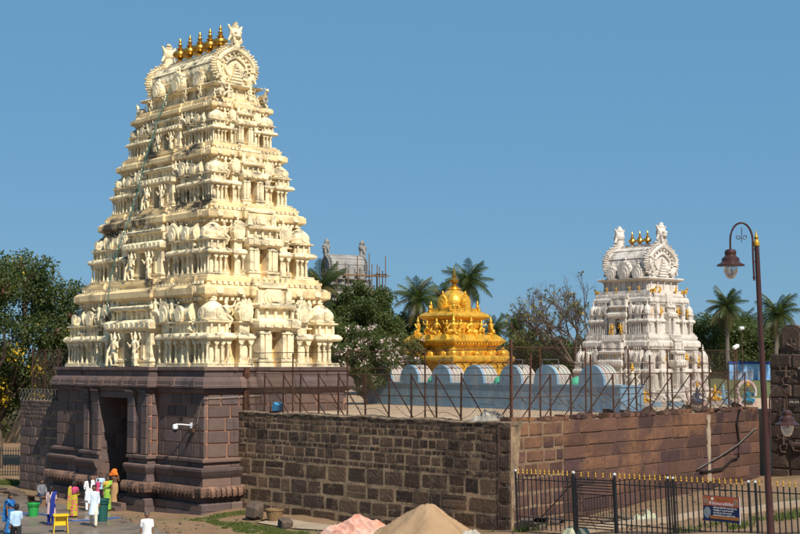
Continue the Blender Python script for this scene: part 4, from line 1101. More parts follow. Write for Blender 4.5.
for a in range(4):
    R = a * pi / 2; c, s = sin(R), -cos(R)
    put('dome_arch', nasi_g, gs, (c * .84, s * .84, 9.60), R, (.66, .8, .76))
    for d in (-1, 1):   # lions on the corners of the upper eave, seated figures and pillars below
        pass
    x, y = cos(R + pi / 4) * 1.42, sin(R + pi / 4) * 1.42
    put('statue', statue_mesh('seated', 'gold'), gs, (x * .9, y * .9, 9.38), R + 3 * pi / 4, .62)
    x, y = cos(R + pi / 4) * 2.0, sin(R + pi / 4) * 2.0
    put('statue', statue_mesh('seated', 'gold'), gs, (x, y, 8.16), R + 3 * pi / 4, .95)
    for t in (-.78, 0, .78):
        px_ = Vector((t, -1.32)); px_.rotate(Matrix.Rotation(R, 2)); put('statue', statue_mesh('seated' if t == 0 else 'dancer', 'gold'), gs, (px_.x, px_.y, 8.16), R, .95 if t == 0 else .55)
    for t in (-1.28, -.85, -.42, .42, .85, 1.28):
        px_ = Vector((t, -1.56)); px_.rotate(Matrix.Rotation(R, 2)); put('pillar', tmesh('pillar', 'gold'), gs, (px_.x, px_.y, 7.0), R, (.8, .8, .56))
    for t in (-1.7, -1.2, -.6, 0, .6, 1.2, 1.7):
        px_ = Vector((t * 1.06, -2.12)); px_.rotate(Matrix.Rotation(R, 2)); put('pillar', tmesh('pillar', 'gold'), gs, (px_.x, px_.y, 5.6), R, (1, 1, 1.25))
    for t in (-1.05, 0, 1.05):
        px_ = Vector((t, -1.72)); px_.rotate(Matrix.Rotation(R, 2)); put('corner_dome', tmesh('kuta_dome', 'gold'), gs, (px_.x, px_.y, 7.02), R, .44)
    for t in (-.62, 0, .62):
        px_ = Vector((t, -1.0)); px_.rotate(Matrix.Rotation(R, 2)); put('pillar', tmesh('pillar', 'gold'), gs, (px_.x, px_.y, 8.36), R, (.75, .75, .72))
    x, y = cos(R + pi / 4) * 2.66, sin(R + pi / 4) * 2.66
    put('corner_dome', tmesh('kuta_dome', 'gold'), gs, (x, y, 7.02), R, .56)

# ------------------------------------------------------------------ blue parapet with round-topped vaults
PL = Vector((-1.9, 75.5)); PR = Vector((9.75, 60.0)); pd = (PR - PL); PLEN = pd.length; pd.normalize()
bl = thing('parapet_wall', 'faded blue parapet wall with round topped vault ends behind the fence', 'wall', (PL.x, PL.y, 4.5), atan2(pd.y, pd.x))
b = MB(); b.box(0, PLEN, 0, 1.5, 0, 1.15); b.box(-.02, PLEN + .02, -.06, 1.56, 0, .12); b.box(-.03, PLEN + .04, -.04, 1.54, 1.15, 1.24)
put('curtain', b.mesh('curtain', 'blue_paint'), bl)
vfront = MB(); P = [(-.80, 1.2)] + [(-.80 * cos(pi * i / 16), 1.36 + .80 * sin(pi * i / 16)) for i in range(17)] + [(.80, 1.2)]
vfront.prism(P, -.03, .10, 'y'); vfront = vfront.mesh('vault_front', 'blue_paint')
vb = MB(); P2 = [(-.76, 1.2)] + [(-.76 * cos(pi * i / 16), 1.36 + .76 * sin(pi * i / 16)) for i in range(17)] + [(.76, 1.2)]
vb.prism(P2, .10, 1.0, 'y')
for yy in (.3, .55, .8): vb.prism([(x * 1.04, 1.2 + (z - 1.2) * 1.05) for x, z in P2], yy, yy + .14, 'y')
vb = vb.mesh('vault_back', 'vault_paint')
cap = MB().lathe([(.34, 0), (.36, .1), (.3, .26), (.16, .38), (.03, .42)], 14).mesh('green_cap', 'green_paint', True)
frm = MB()
for s in (-1, 1): frm.tube([(s * .55, .3, 1.9), (s * .55, .3, 2.4)], .025, 5)
frm.tube([(-.55, .3, 2.4), (.55, .3, 2.4)], .025, 5); frm = frm.mesh('lamp_frame', 'zinc')
for i, t in enumerate((1.6, 4.0, 6.7, 9.3, 12.1, 14.6, 17.6)):
    put('vault_front', vfront, bl, (t, 0, 0)); put('vault_back', vb, bl, (t, 0, 0))
    if i in (0, 1, 4, 5, 2): put('lamp_frame', frm, bl, (t, 0, 0))
for t in (.25, 5.5, 10.8, 16.2): put('green_cap', cap, bl, (t, .5, 1.2))

# ------------------------------------------------------------------ rusty fence on the terrace edge
post_m = MB(); post_m.box(-.03, .03, -.03, .03, 0, 1); post_m = post_m.mesh('fence_post', 'rust')
strut_m = MB().tube([(0, 0, 0), (0, 0, 1)], .028, 4).mesh('strut', 'rust')
rail_m = MB().tube([(0, 0, 0), (0, 0, 1)], .016, 4).mesh('rail', 'rust')
def link(name, me, parent, p, q_, w=1.0):
    d = Vector(q_) - Vector(p); return put(name, me, parent, p, d.to_track_quat('Z', 'Y').to_euler(), (w, w, d.length))
def wire_grid(L, h, sx, sz, rad, z0=0.0, sag=.02, seed=1, diag=True):
    """chain-link screen: two sets of slanting wires with real thickness"""
    b = MB(); r = random.Random(seed); V = []; F = []
    def wire(p, q_):
        p, q_ = Vector(p), Vector(q_); d = (q_ - p).normalized(); a = d.cross(Vector((0, 1, 0))).normalized() * rad; c = Vector((0, rad, 0)); o = len(V)
        for e in (p, q_): V.extend([tuple(e + a), tuple(e - a * .5 + c * .87), tuple(e - a * .5 - c * .87)])
        F.extend([(o, o + 1, o + 4, o + 3), (o + 1, o + 2, o + 5, o + 4), (o + 2, o, o + 3, o + 5)])
    n = int((L + h) / sx)
    for i in range(-int(h / sx), int(L / sx) + 1):
        for s in (1, -1):
            x0 = i * sx if s > 0 else i * sx + h; x1 = x0 + s * h; za, zb = 0.0, h
            if x0 < 0: za = -x0 * s if s > 0 else za; x0 = max(0, x0)
            if s > 0:
                if i * sx < 0: x0, za = 0, -i * sx
                else: x0, za = i * sx, 0
                x1, zb = i * sx + h, h
                if x1 > L: zb = h - (x1 - L); x1 = L
            else:
                xa = i * sx + h
                x0, za = xa, 0
                if x0 > L: za = x0 - L; x0 = L
                x1, zb = i * sx, h
                if x1 < 0: zb = xa; x1 = 0
            if zb - za > .05: wire((x0, r.uniform(-sag, sag), z0 + za), (x1, r.uniform(-sag, sag), z0 + zb))
    b.add(V, F); return b
def terrace_fence():
    d = WALL_B - WALL_A; L = d.length; d.normalize(); off = Vector((-d.y, d.x)) * .25
    f = thing('wire_fence', 'rusty iron post and wire mesh fence on top of the dark rubble wall', 'fence', (WALL_A.x + off.x, WALL_A.y + off.y, 4.58), atan2(d.y, d.x))
    r = random.Random(6)
    xs_ = [0.35, 1.6, 2.9, 4.1, 5.35, 6.6, 8.3, 9.7, 11.0, 12.4, 13.7]
    for i, x in enumerate(xs_):
        if i: put('fence_post', post_m, f, (x, 0, -.05), (r.uniform(-.02, .02), r.uniform(-.02, .02), 0), (.9, .9, 1.78 + r.uniform(-.04, .04)))
        if i: link('strut', strut_m, f, (x, .02, 1.62), (x + r.uniform(-.1, .1), 1.35, -.06))
    put('fence_post', post_m, f, (.12, 0.05, -.05), 0, (4.2, 4.2, 2.0))['label'] = 'thick rust eaten corner post'
    for x in (2.95, 6.6, 11.25): put('fence_post', post_m, f, (x, .5, -.05), 0, (.8, .8, 2.62))
    put('fence_post', post_m, f, (L - .25, .05, -.05), 0, (1.4, 1.4, 3.0))
    for z in (.85, 1.68): link('rail', rail_m, f, (.1, 0, z), (L - .2, 0, z + r.uniform(-.02, .02)))
    link('rail', rail_m, f, (.1, .5, 2.6), (L - .2, .3, 2.62), 1.0); link('rail', rail_m, f, (.1, .5, 1.9), (L - .2, .3, 1.95), .8)
    m = wire_grid(L - .5, 1.7, .10, .10, .0033, 0, .01, 2); o = put('wire_mesh', m.mesh('wire_mesh', 'wire'), f, (.3, -.04, 0)); o['kind'] = 'stuff'
    m = wire_grid(L - .5, 2.5, .15, .15, .003, 0, .01, 3); o = put('wire_mesh', m.mesh('wire_mesh', 'wire'), f, (.3, .5, .1)); o['kind'] = 'stuff'
    # slack loops of old barbed wire
    for k in range(5):
        b = MB(); x = 1.0 + k * 2.9; pts = [(x + 2.9 * t, -.02 + .1 * sin(7 * t + k), .5 + .35 * sin(3.1 * t + k) + .12 * sin(11 * t)) for t in np.linspace(0, 1, 22)]
        b.tube(pts, .010, 4); put('loose_wire', b.mesh('loose_wire', 'wire'), f)
    d2 = WALL_C - WALL_B; L = d2.length; d2.normalize(); off = Vector((-d2.y, d2.x)) * .25
    f = thing('wire_fence', 'bent rusty wire fence with sagging barbed coils above the reddish stone wall', 'fence', (WALL_B.x + off.x, WALL_B.y + off.y, 4.6), atan2(d2.y, d2.x))
    xs_ = [1.5, 2.9, 4.3, 5.75, 7.4, 9.2, 10.3, 12.2, 13.8, 15.6, 17.4, 19.0]
    for i, x in enumerate(xs_):
        put('fence_post', post_m, f, (x, 0, -.05), (r.uniform(-.03, .03), r.uniform(-.03, .03), 0), (.9, .9, 1.75 if i % 3 else 2.5))
        link('strut', strut_m, f, (x, .02, 1.62), (x + r.uniform(-.1, .1), 1.35, -.06))
    for z in (.85, 1.68): link('rail', rail_m, f, (.1, 0, z), (L - .2, 0, z + r.uniform(-.04, .04)))
    for x in (3.4, 6.6, 9.9, 13.2, 16.4, 19.6): put('fence_post', post_m, f, (x, .8, -.05), 0, (.8, .8, 2.75))
    link('rail', rail_m, f, (.1, .8, 2.7), (L + .6, .8, 2.72), 1.0)
    m = wire_grid(L - .5, 1.65, .10, .10, .0033, 0, .01, 5); o = put('wire_mesh', m.mesh('wire_mesh', 'wire'), f, (.3, -.04, 0)); o['kind'] = 'stuff'
    m = wire_grid(L - .3, 2.6, .15, .15, .003, 0, .01, 8); o = put('wire_mesh', m.mesh('wire_mesh', 'wire'), f, (.3, .8, .1)); o['kind'] = 'stuff'
    for k in range(4):
        b = MB(); x0 = 1 + k * 4.6
        pts = [(x0 + 5.0 * t + .18 * cos(t * 40 + k), -.05 + .25 * sin(t * 40), .55 + .3 * sin(t * 40) * (1 - .5 * t) + .3 * sin(5 * t + k)) for t in np.linspace(0, 1, 120)]
        b.tube(pts, .012, 4); put('barbed_coil', b.mesh('barbed_coil', 'wire'), f)
terrace_fence()
# coil of razor wire on the left wall
b = MB(); A = Vector((-20.7, 73.75)); Bv = Vector((-16.9, 69.5))
pts = []
for t in np.linspace(0, 1, 260):
    c = A.lerp(Bv, float(t)); a = t * 2 * pi * 15
    pts.append((c.x + .05 * cos(a) + .1 * AY.x * sin(a) * 2.2 * .5, c.y + .1 * AY.y * sin(a), 5.08 + .30 * cos(a)))
b.tube(pts, .014, 4); tag(put('razor_wire', b.mesh('razor_wire', 'zinc')), 'coil of razor wire on the short wall left of the gateway', 'razor wire')
f = thing('mesh_screen', 'tall rusted wire screen behind the razor wire left of the gateway', 'fence', (-20.2, 74.4, 4.6), TH)
for x in (0, 1.5, 3.0, 4.4): put('fence_post', post_m, f, (x, 0, 0), 0, (.9, .9, 2.9))
for z in (1.0, 2.0, 2.85): link('rail', rail_m, f, (0, 0, z), (4.4, 0, z))
o = put('wire_mesh', wire_grid(4.4, 2.8, .11, .11, .006, 0, .02, 4).mesh('wire_mesh', 'wire'), f); o['kind'] = 'stuff'

# ------------------------------------------------------------------ black iron fence with gilt spear heads
FA = Vector((3.98, 46.9)); FB = Vector((13.2, 37.2)); fd = FB - FA; FL = fd.length; fd.normalize()
SLP = 0.02
def ftop(t): return 2.90 + SLP * t
LEAN = radians(-2.6)
iron = thing('iron_fence', 'black iron railing with gilded spear points in front of the reddish wall', 'fence', (FA.x, FA.y, 0), atan2(fd.y, fd.x))
bar_m = MB().box(-.017, .017, -.012, .012, -1.85, 0).mesh('bar', 'black_iron')
tip_m = MB().lathe([(.012, 0), (.03, .03), (.016, .055), (.03, .09), (.022, .13), (.003, .19)], 6).mesh('spear_tip', 'spike_gold')
post2 = MB().box(-.028, .028, -.028, .028, -1.95, .06).mesh('post', 'black_iron')
ball_m = MB().ball((0, 0, .1), .045, 8, 6).mesh('post_ball', 'silver', True)
G0, G1 = 2.56, 4.25
t = 0.13; k = 0
posts = [0.0, G0, G1, 6.3, 6.5, 9.17, 9.4, 13.0]
while t < FL:
    if not (G0 - .05 < t < G1 + .05) and min(abs(t - p) for p in posts) > .06:
        o = put('bar', bar_m, iron, (t, 0, ftop(t)), (0, LEAN, 0)); put('spear_tip', tip_m, o)
    t += .196
for t in posts:
    o = put('post', post2, iron, (t, 0, ftop(t)), (0, LEAN, 0), 1.25 if t in (G0, G1) else 1); put('post_ball', ball_m, o)
for dz in (-.18, -1.45):
    for a, c in ((0, G0), (G1, FL)):
        link('rail', MB().box(-.016, .016, -.016, .016, 0, 1).mesh('rail', 'black_iron'), iron, (a - LEAN * dz * -1, 0, ftop(a) + dz), (c - LEAN * dz * -1, 0, ftop(c) + dz))
link('brace', rail_m, iron, (.9, .05, 1.3), (2.4, .05, 2.65), 1.2)
gate = thing('iron_gate', 'black iron gate with slatted top and bottom in the railing', 'gate', (FA.x + fd.x * (G0 + .06), FA.y + fd.y * (G0 + .06), ftop(G0)), atan2(fd.y, fd.x))
gw = G1 - G0 - .12; sl_ = SLP
slat = MB().box(0, gw, -.012, .012, -.018, .018).mesh('slat', 'black_iron'); gbar = MB().box(-.009, .009, -.009, .009, -.72, 0).mesh('gate_bar', 'black_iron')
for z in (-.08, -.17, -.26, -.35, -.44, -.55, -1.28, -1.38, -1.47, -1.56, -1.65): put('slat', slat, gate, (0, 0, z), (0, -sl_, 0))
for i in range(13): put('gate_bar', gbar, gate, (.08 + (gw - .16) * i / 12, 0, -.55 + sl_ * (gw * i / 12)), (0, LEAN, 0))
for x in (0.02, gw - .02): put('stile', MB().box(-.02, .02, -.016, .016, -1.75, 0).mesh('stile', 'black_iron'), gate, (x, 0, sl_ * x), (0, LEAN, 0))
link('brace', rail_m, gate, (.05, .03, -.6), (gw * .55, .03, -1.7), .9)
put('lock', MB().box(-.05, .05, -.04, .02, -.95, -.8).mesh('lock', 'black_iron'), gate, (.06, 0, 0))
for i in range(5):
    t_ = .25 + gw * i / 5.2; o = put('gate_bar', MB().box(-.009, .009, -.009, .009, 0, .09).mesh('gate_bar', 'black_iron'), gate, (t_, 0, -.08 + sl_ * t_)); put('spear_tip', tip_m, o, (0, 0, .08))

# ------------------------------------------------------------------ notice board hung on the railing
sg = thing('notice_board', 'orange and navy notice board with white lettering hung on the iron railing', 'sign', (FA.x + fd.x * 7.62 + fd.y * .05, FA.y + fd.y * 7.62 - fd.x * .05, 2.32), atan2(fd.y, fd.x))
SW, SH = 1.25, .76
b = MB(); b.box(0, SW, -.012, .012, -SH / 2, SH / 2); put('board', b.mesh('board', simple('sign_navy', (0.012, 0.022, 0.075), .5, 0)), sg)
b = MB(); b.box(.01, SW - .01, -.016, -.012, SH * .10, SH / 2 - .01); put('header_panel', b.mesh('header_panel', simple('sign_orange', (0.42, 0.10, 0.045), .5, 0)), sg)
b = MB(); b.box(.25, SW - .01, -.0165, -.012, -SH * .40, -SH * .28); put('footer_band', b.mesh('footer_band', simple('sign_rust', (0.36, 0.13, 0.03), .5, 0)), sg)
b = MB(); b.prism([(.15 + .12 * cos(a), -.13 + .17 * sin(a)) for a in np.linspace(0, 2 * pi, 25)[:-1]], -.017, -.012, 'y'); put('round_picture', b.mesh('round_picture', pmat('sign_photo', (0.30, 0.34, 0.36), (0.10, 0.12, 0.14), 14, .5)), sg)
for x in (.10, SW - .11): 
    b = MB(); b.prism([(x + a, .13 + z) for a, z in horseshoe(.15, .19, 10)], -.019, -.016, 'y'); put('portrait', b.mesh('portrait', pmat('sign_portrait%d' % (x > .5), (0.36, 0.26, 0.16), (0.16, 0.10, 0.07), 18, .5)), sg)
b = MB(); b.prism([(.33 + .045 * cos(a), .285 + .045 * sin(a)) for a in np.linspace(0, 2 * pi, 15)[:-1]], -.0195, -.016, 'y'); put('emblem', b.mesh('emblem', 'white_plastic'), sg)
b = MB(); b.tube([(SW + .02, -.005, SH / 2), (SW + .03, -.005, -SH / 2 - .05)], .016, 5); put('edge_strip', b.mesh('edge_strip', 'silver'), sg)
def lettering(txt, x, z, size, mat, parent, wid):
    cu = bpy.data.curves.new('lettering', 'FONT'); cu.body = txt; cu.size = size; cu.extrude = .001; cu.align_x = 'LEFT'; cu.resolution_u = 2
    ob = bpy.data.objects.new('t', cu); COL.objects.link(ob)
    dg = bpy.context.evaluated_depsgraph_get(); me = bpy.data.meshes.new_from_object(ob.evaluated_get(dg)); bpy.data.objects.remove(ob)
    me.materials.clear(); me.materials.append(M[mat])
    xsz = max((v.co.x for v in me.vertices), default=1.0)
    put('lettering', me, parent, (x, -.020, z), (pi / 2, 0, 0), (wid / max(xsz, .01), 1, 1))
lettering('శ్రీశైలం దేవస్థానం', .50, .265, .07, 'spike_gold', sg, .42)
lettering('శ్రీ భ్రమరాంబా మల్లికార్జున', .21, .115, .11, 'white_plastic', sg, .85)
for i, s in enumerate(('భక్తులకు విజ్ఞప్తి ఆలయ ప్రాంగణం', 'పరిశుభ్రంగా ఉంచండి దయచేసి', 'సహకరించ గలరు ఆలయ', 'కార్యనిర్వహణ అధికారి వారు')):
    lettering(s, .36, .01 - .075 * i, .066, 'white_plastic', sg, (.82, .70, .64, .76)[i])

# ------------------------------------------------------------------ street lamp
lp = thing('street_lamp', 'tall dark maroon lamp post with curled arms and gold tip', 'street lamp', (6.83, 25, 1.9), 0)
lean = (0, radians(-1.65), 0)
b = MB(); b.lathe([(.16, 0), (.17, .3), (.10, .36), (.072, .5), (.060, 3.0), (.052, 5.2), (.045, 6.95)], 14); shaft = put('shaft', b.mesh('shaft', 'lamp_brown', True), lp, (0, 0, 0), lean)
b = MB(); b.lathe([(.056, 6.93), (.060, 6.98), (.045, 7.02), (.03, 7.05), (.045, 7.09), (.02, 7.13), (.004, 7.23)], 12); put('gold_tip', b.mesh('gold_tip', 'spike_gold', True), lp, (0, 0, 0), lean)
def lamp_arm(name, z, rz, s, off):
    a = put(name, None, lp, off, (0, 0, rz))
    pts = [(-.07, 0, z - .72), (-.085, 0, z - .2)] + [(-.30 + .215 * cos(t), 0, z + .05 + .34 * sin(t)) for t in np.linspace(0, pi, 16)] + [(-.515, 0, z - .12)]
    b = MB(); b.tube([(x * s, y, z + (zz - z) * s) for x, y, zz in pts], .020 * s, 8)
    for zz in (z - .66, z - .36, z - .12): b.box(-.10 * s, 0, -.014, .014, z + (zz - z) * s - .012, z + (zz - z) * s + .012)
    put('bracket', b.mesh('bracket', 'lamp_brown', True), a)
    b = MB()
    for sx in (-1, 1): b.tube([((-.30 + sx * (.015 + .075 * (1 - i * .07)) * 1 + sx * .055 * (1 - i * .07) * cos(i * .6 + pi)) * s, 0, z + (.10 + .055 * (1 - i * .07) * sin(i * .6)) * s) for i in range(12)], .008 * s, 5)
    b.tube([(-.30 * s, 0, z + .02 * s), (-.29 * s, 0, z + .30 * s)], .008 * s, 5)
    put('scroll', b.mesh('scroll', 'lamp_brown'), a)
    c = (-.515 * s, 0, z - .14 * s)
    b = MB(); b.lathe([(r * s, zz * s) for r, zz in ((.02, .03), (.06, .02), (.10, .0), (.115, -.05), (.10, -.09), (.12, -.12), (.165, -.155), (.17, -.22), (.20, -.245), (.265, -.28), (.265, -.30), (.14, -.295))], 24, c); put('hood', b.mesh('hood', 'lamp_brown', True), a)
    b = MB(); b.lathe([(r * s, zz * s) for r, zz in ((.135, -.27), (.14, -.34), (.125, -.42), (.09, -.50), (.04, -.545), (.005, -.55))], 20, c); put('globe', b.mesh('globe', 'lamp_glass', True), a)
lamp_arm('lamp_arm', 6.98, 0, .97, (-.19, 0, 0))
lamp_arm('lamp_arm', 3.98, radians(198), .85, (-.08, 0, 0))
# ------------------------------------------------------------------ vegetation
def leaf_cloud(name, centres, radii, n_each, size, mat, seed=1, flat=.8, shell=.55, aspect=.5):
    """leaf-sized faces scattered through clumps"""
    r = np.random.RandomState(seed); Vs = []
    for c, rad, n in zip(centres, radii, n_each):
        n = int(n)
        d = r.normal(size=(n, 3)); d /= np.linalg.norm(d, axis=1)[:, None]
        q_ = rad * (shell + (1 - shell) * r.rand(n, 1)) * np.where(r.rand(n, 1) < .25, r.rand(n, 1), 1)
        p = np.asarray(c) + d * q_ * np.array([1, 1, flat])
        a = r.normal(size=(n, 3)) + d * .3; a[:, 2] -= .25; a /= np.linalg.norm(a, axis=1)[:, None]
        w = np.cross(a, r.normal(size=(n, 3)) + d); w /= np.linalg.norm(w, axis=1)[:, None]
        s = size * r.uniform(.6, 1.4, (n, 1))
        v = np.stack([p, p + a * s * .5 + w * s * aspect * .5, p + a * s, p + a * s * .5 - w * s * aspect * .5], 1)
        Vs.append(v.reshape(-1, 3))
    V = np.concatenate(Vs); F = np.arange(len(V)).reshape(-1, 4)
    return from_np(name, V, F, mat)

def branches(b, p, d, L, rad, depth, r, spread=.6, ratio=.72, tips=None, up=.15, sub=3):
    p = Vector(p); d = Vector(d).normalized(); pts = [p]; n = 3
    for i in range(n):
        d = (d + Vector((r.uniform(-1, 1), r.uniform(-1, 1), r.uniform(-1, 1))) * .16 + Vector((0, 0, up * .3))).normalized(); pts.append(pts[-1] + d * L / n)
    b.tube(pts, [rad * (1 - .35 * i / n) for i in range(n + 1)], 6 if rad > .04 else 4, False)
    if depth == 0:
        if tips is not None: tips.append(tuple(pts[-1]))
        return
    for k in range(sub):
        t = r.uniform(.45, 1.0) if k else 1.0
        j = min(n, max(1, round(t * n))); q_ = pts[j]
        nd = (d + Vector((r.uniform(-1, 1), r.uniform(-1, 1), r.uniform(-.7, .9))) * spread + Vector((0, 0, up))).normalized()
        branches(b, q_, nd, L * ratio * r.uniform(.8, 1.15), rad * .62, depth - 1, r, spread, ratio, tips, up, sub)

def leafy_tree(label, base, height, crown_r, mat, seed, clumps=60, leaves=160, size=.28, extra=(), flat=.85, trunk_r=.25, name='leafy_tree', group=None, low=.35):
    t = thing(name, label, 'tree', base, 0, group); r = random.Random(seed)
    b = MB(); tips = []
    H = height * low
    b.tube([(0, 0, -.2), (.05, .03, H * .5), (r.uniform(-.2, .2), r.uniform(-.2, .2), H)], [trunk_r * 1.3, trunk_r, trunk_r * .8], 10, False)
    for k in range(5):
        a = 2 * pi * k / 5 + r.uniform(-.4, .4); branches(b, (0, 0, H * r.uniform(.75, 1)), (cos(a), sin(a), r.uniform(.7, 1.4)), height * .28, trunk_r * .5, 2, r, .6, .7, tips, .2)
    put('trunk', b.mesh('trunk', 'bark', True), t)
    cz = height * (low + 1) / 2; hz = height * (1 - low) / 2
    cs, rs = [], []
    for i in range(clumps):
        while True:
            p = Vector((r.uniform(-1, 1), r.uniform(-1, 1), r.uniform(-1, 1)))
            if .35 < p.length < 1: break
        rr_ = r.uniform(.5, 1.0) * crown_r * .30
        lump = 1 + .16 * sin(3 * atan2(p.y, p.x) + seed) 
        cs.append((p.x * (crown_r - rr_ * .6) * lump, p.y * (crown_r - rr_ * .6) * lump, cz + p.z * (hz - rr_ * .5))); rs.append(rr_)
    put('crown', leaf_cloud('crown', cs, rs, [leaves * 1.7 * r.uniform(.6, 1.3) for _ in cs], size * .72, mat, seed, flat), t)
    for nm, m, frac, cnt, sz, cond in extra:
        pick = [(c, q_) for c, q_ in zip(cs, rs) if cond(c)]
        r2 = random.Random(seed + 5); pick = r2.sample(pick, max(1, int(len(pick) * frac)))
        put(nm, leaf_cloud(nm, [(c[0] * 1.06 + r2.uniform(-.3, .3), c[1] - q_ * .75, c[2] + q_ * r2.uniform(-.2, .6)) for c, q_ in pick], [q_ * .55 for _, q_ in pick], [cnt] * len(pick), sz, m, seed + 9, flat, .3, .8), t)
    return t

leafy_tree('large dark tree with yellow and russet blossom behind the fence left of the gateway', (-26.2, 88, 0), 15.0, 6.0, 'leaf_dark', 3, 135, 260, .30,
           extra=(('yellow_blossom', 'flower_yellow', .7, 80, .15, lambda c: c[2] < 8.4 and -3 < c[0] < 3.2), ('yellow_blossom', 'flower_yellow', .15, 16, .13, lambda c: c[2] >= 7.2), ('russet_leaves', 'leaf_red', .25, 45, .18, lambda c: c[2] > 4.5)), low=.22, trunk_r=.42)
leafy_tree('low dark tree in the shade at the left picture edge', (-30.0, 93, 0), 9.0, 5.0, 'leaf_dark', 17, 70, 200, .32, low=.2, trunk_r=.3)
leafy_tree('small russet leaved tree just left of the cream tower', (-21.2, 88, 0), 10.6, 2.6, 'leaf_dark', 23, 46, 190, .28, extra=(('russet_leaves', 'leaf_red', .5, 30, .24, lambda c: True),), low=.3)
leafy_tree('round dark green tree between the cream tower and the coconut palms', (-2.6, 100, 4.5), 8.4, 3.5, 'leaf_dark', 5, 90, 240, .30, low=.2)
leafy_tree('dense green tree directly behind the cream tower right side', (-6.2, 97, 4.5), 7.3, 3.0, 'leaf_mid', 6, 70, 220, .30, low=.2)
leafy_tree('dark rounded tree behind the golden shrine left shoulder', (0.6, 106, 4.5), 6.2, 3.3, 'leaf_dark', 8, 70, 220, .30, low=.15)
leafy_tree('olive green bushy tree right of the white tower under the palms', (25.2, 104, 4.5), 6.4, 4.3, 'leaf_mid', 9, 110, 230, .28, low=.12)
leafy_tree('thin olive tree under the two right hand palms', (29.2, 103, 4.5), 5.3, 2.6, 'leaf_olive', 10, 46, 170, .28, low=.2)
leafy_tree('dusty green tree behind the fence left of the leafless tree', (10.2, 104, 4.5), 5.2, 3.0, 'leaf_olive', 13, 70, 180, .28, low=.1)
leafy_tree('dark green tree at the foot of the leafless tree', (13.0, 101, 4.5), 4.6, 2.8, 'leaf_mid', 14, 56, 180, .28, low=.1)
leafy_tree('distant tree right of the golden shrine', (6.9, 112, 4.5), 4.6, 3.0, 'leaf_dark', 15, 50, 170, .32, low=.1)
leafy_tree('small dark bush beside the carved stone pier', (31.5, 100, 4.5), 3.6, 1.7, 'leaf_mid', 16, 30, 150, .26, low=.1)
# flowering bush on the terrace
fb = leafy_tree('flowering bush with pale blossom between the cream tower and the golden shrine', (-1.9, 74.0, 4.5), 4.5, 1.95, 'leaf_mid', 31, 90, 190, .17,
           extra=(('pale_blossom', 'flower_pale', .75, 24, .11, lambda c: c[2] > 2.0), ('pale_blossom', 'flower_pale', .4, 8, .10, lambda c: c[2] <= 2.0)), low=.12, trunk_r=.12, name='flowering_bush')
fb['category'] = 'bush'
fb = leafy_tree('lower flowering bush beside the golden shrine base', (0.5, 79, 4.5), 4.3, 1.9, 'leaf_olive', 33, 60, 170, .18,
           extra=(('pale_blossom', 'flower_pale', .7, 18, .11, lambda c: c[2] > 2.0),), low=.12, trunk_r=.1, name='flowering_bush')
fb['category'] = 'bush'

# leafless tree
def bare_tree():
    t = thing('bare_tree', 'almost leafless tree with fine spreading twigs left of the white tower', 'tree', (12.5, 96, 4.5), 0); t.scale = (1.08, 1.08, 1.12); r = random.Random(41)
    b = MB(); tips = []
    b.tube([(0, 0, -.2), (-.1, 0, 1.2), (0, 0, 2.0)], [.26, .2, .17], 8, False)
    for a, tilt in ((3.4, .8), (2.7, 1.3), (0.2, 1.5), (1.4, 1.6), (4.6, 1.0), (3.1, .45), (-.3, .9)):
        branches(b, (0, 0, 1.6 + r.uniform(0, .4)), (cos(a) * 1.0, sin(a) * .8, tilt), 2.0, .10, 5, r, .72, .74, tips, .08)
    put('trunk', b.mesh('trunk', 'twig'), t)
    r2 = random.Random(3); pk = r2.sample(tips, min(len(tips), 260))
    put('crown', leaf_cloud('crown', pk, [.14] * len(pk), [5] * len(pk), .15, 'leaf_olive', 4, 1, .2, .7), t)
    pk = r2.sample(tips, min(len(tips), 26))
    put('yellow_leaves', leaf_cloud('yellow_leaves', pk, [.10] * len(pk), [3] * len(pk), .16, 'flower_yellow', 6, 1, .2, .7), t)
bare_tree()

# coconut palms: shared fronds
def frond_mesh(key, L, droop, mat, seed):
    r = random.Random(seed); V = []; F = []; n = 40; prev = None; P = []
    for i in range(n + 1):
        t = i / n; P.append(Vector((L * (t - .18 * droop * t * t), 0, L * (.42 * t - (.35 + .55 * droop) * t * t))))
    for i in range(2, n + 1):
        p = P[i]; d = (P[i] - P[i - 1]).normalized(); t = i / n
        ln = L * .30 * (sin(pi * min(1, t * .92 + .12)) ** .6) * r.uniform(.8, 1.1)
        for s in (-1, 1):
            out = (Vector((0, s, 0)) * .85 + d * .55 + Vector((0, 0, -.38 - .45 * droop * t + r.uniform(-.15, .1)))).normalized(); w = d * L * .0085
            q1 = p + out * ln * .55; q2 = p + out * ln + Vector((0, 0, -ln * .28)); o = len(V)
            V += [tuple(p - w), tuple(p + w), tuple(q1 + w * .9), tuple(q1 - w * .9), tuple(q2)]
            F += [(o, o + 1, o + 2, o + 3), (o + 3, o + 2, o + 4)]
    b = MB(); b.add(V, F); b.tube([tuple(p) for p in P], [L * .014 * (1 - .85 * i / n) for i in range(n + 1)], 4, False)
    return b.mesh('frond', mat)
FR = [frond_mesh('f%d' % i, 1.0, dr, m, i) for i, (dr, m) in enumerate(((.15, 'frond'), (.4, 'frond'), (.7, 'frond'), (1.0, 'frond'), (1.35, 'frond_dry'), (.55, 'frond_dry')))]
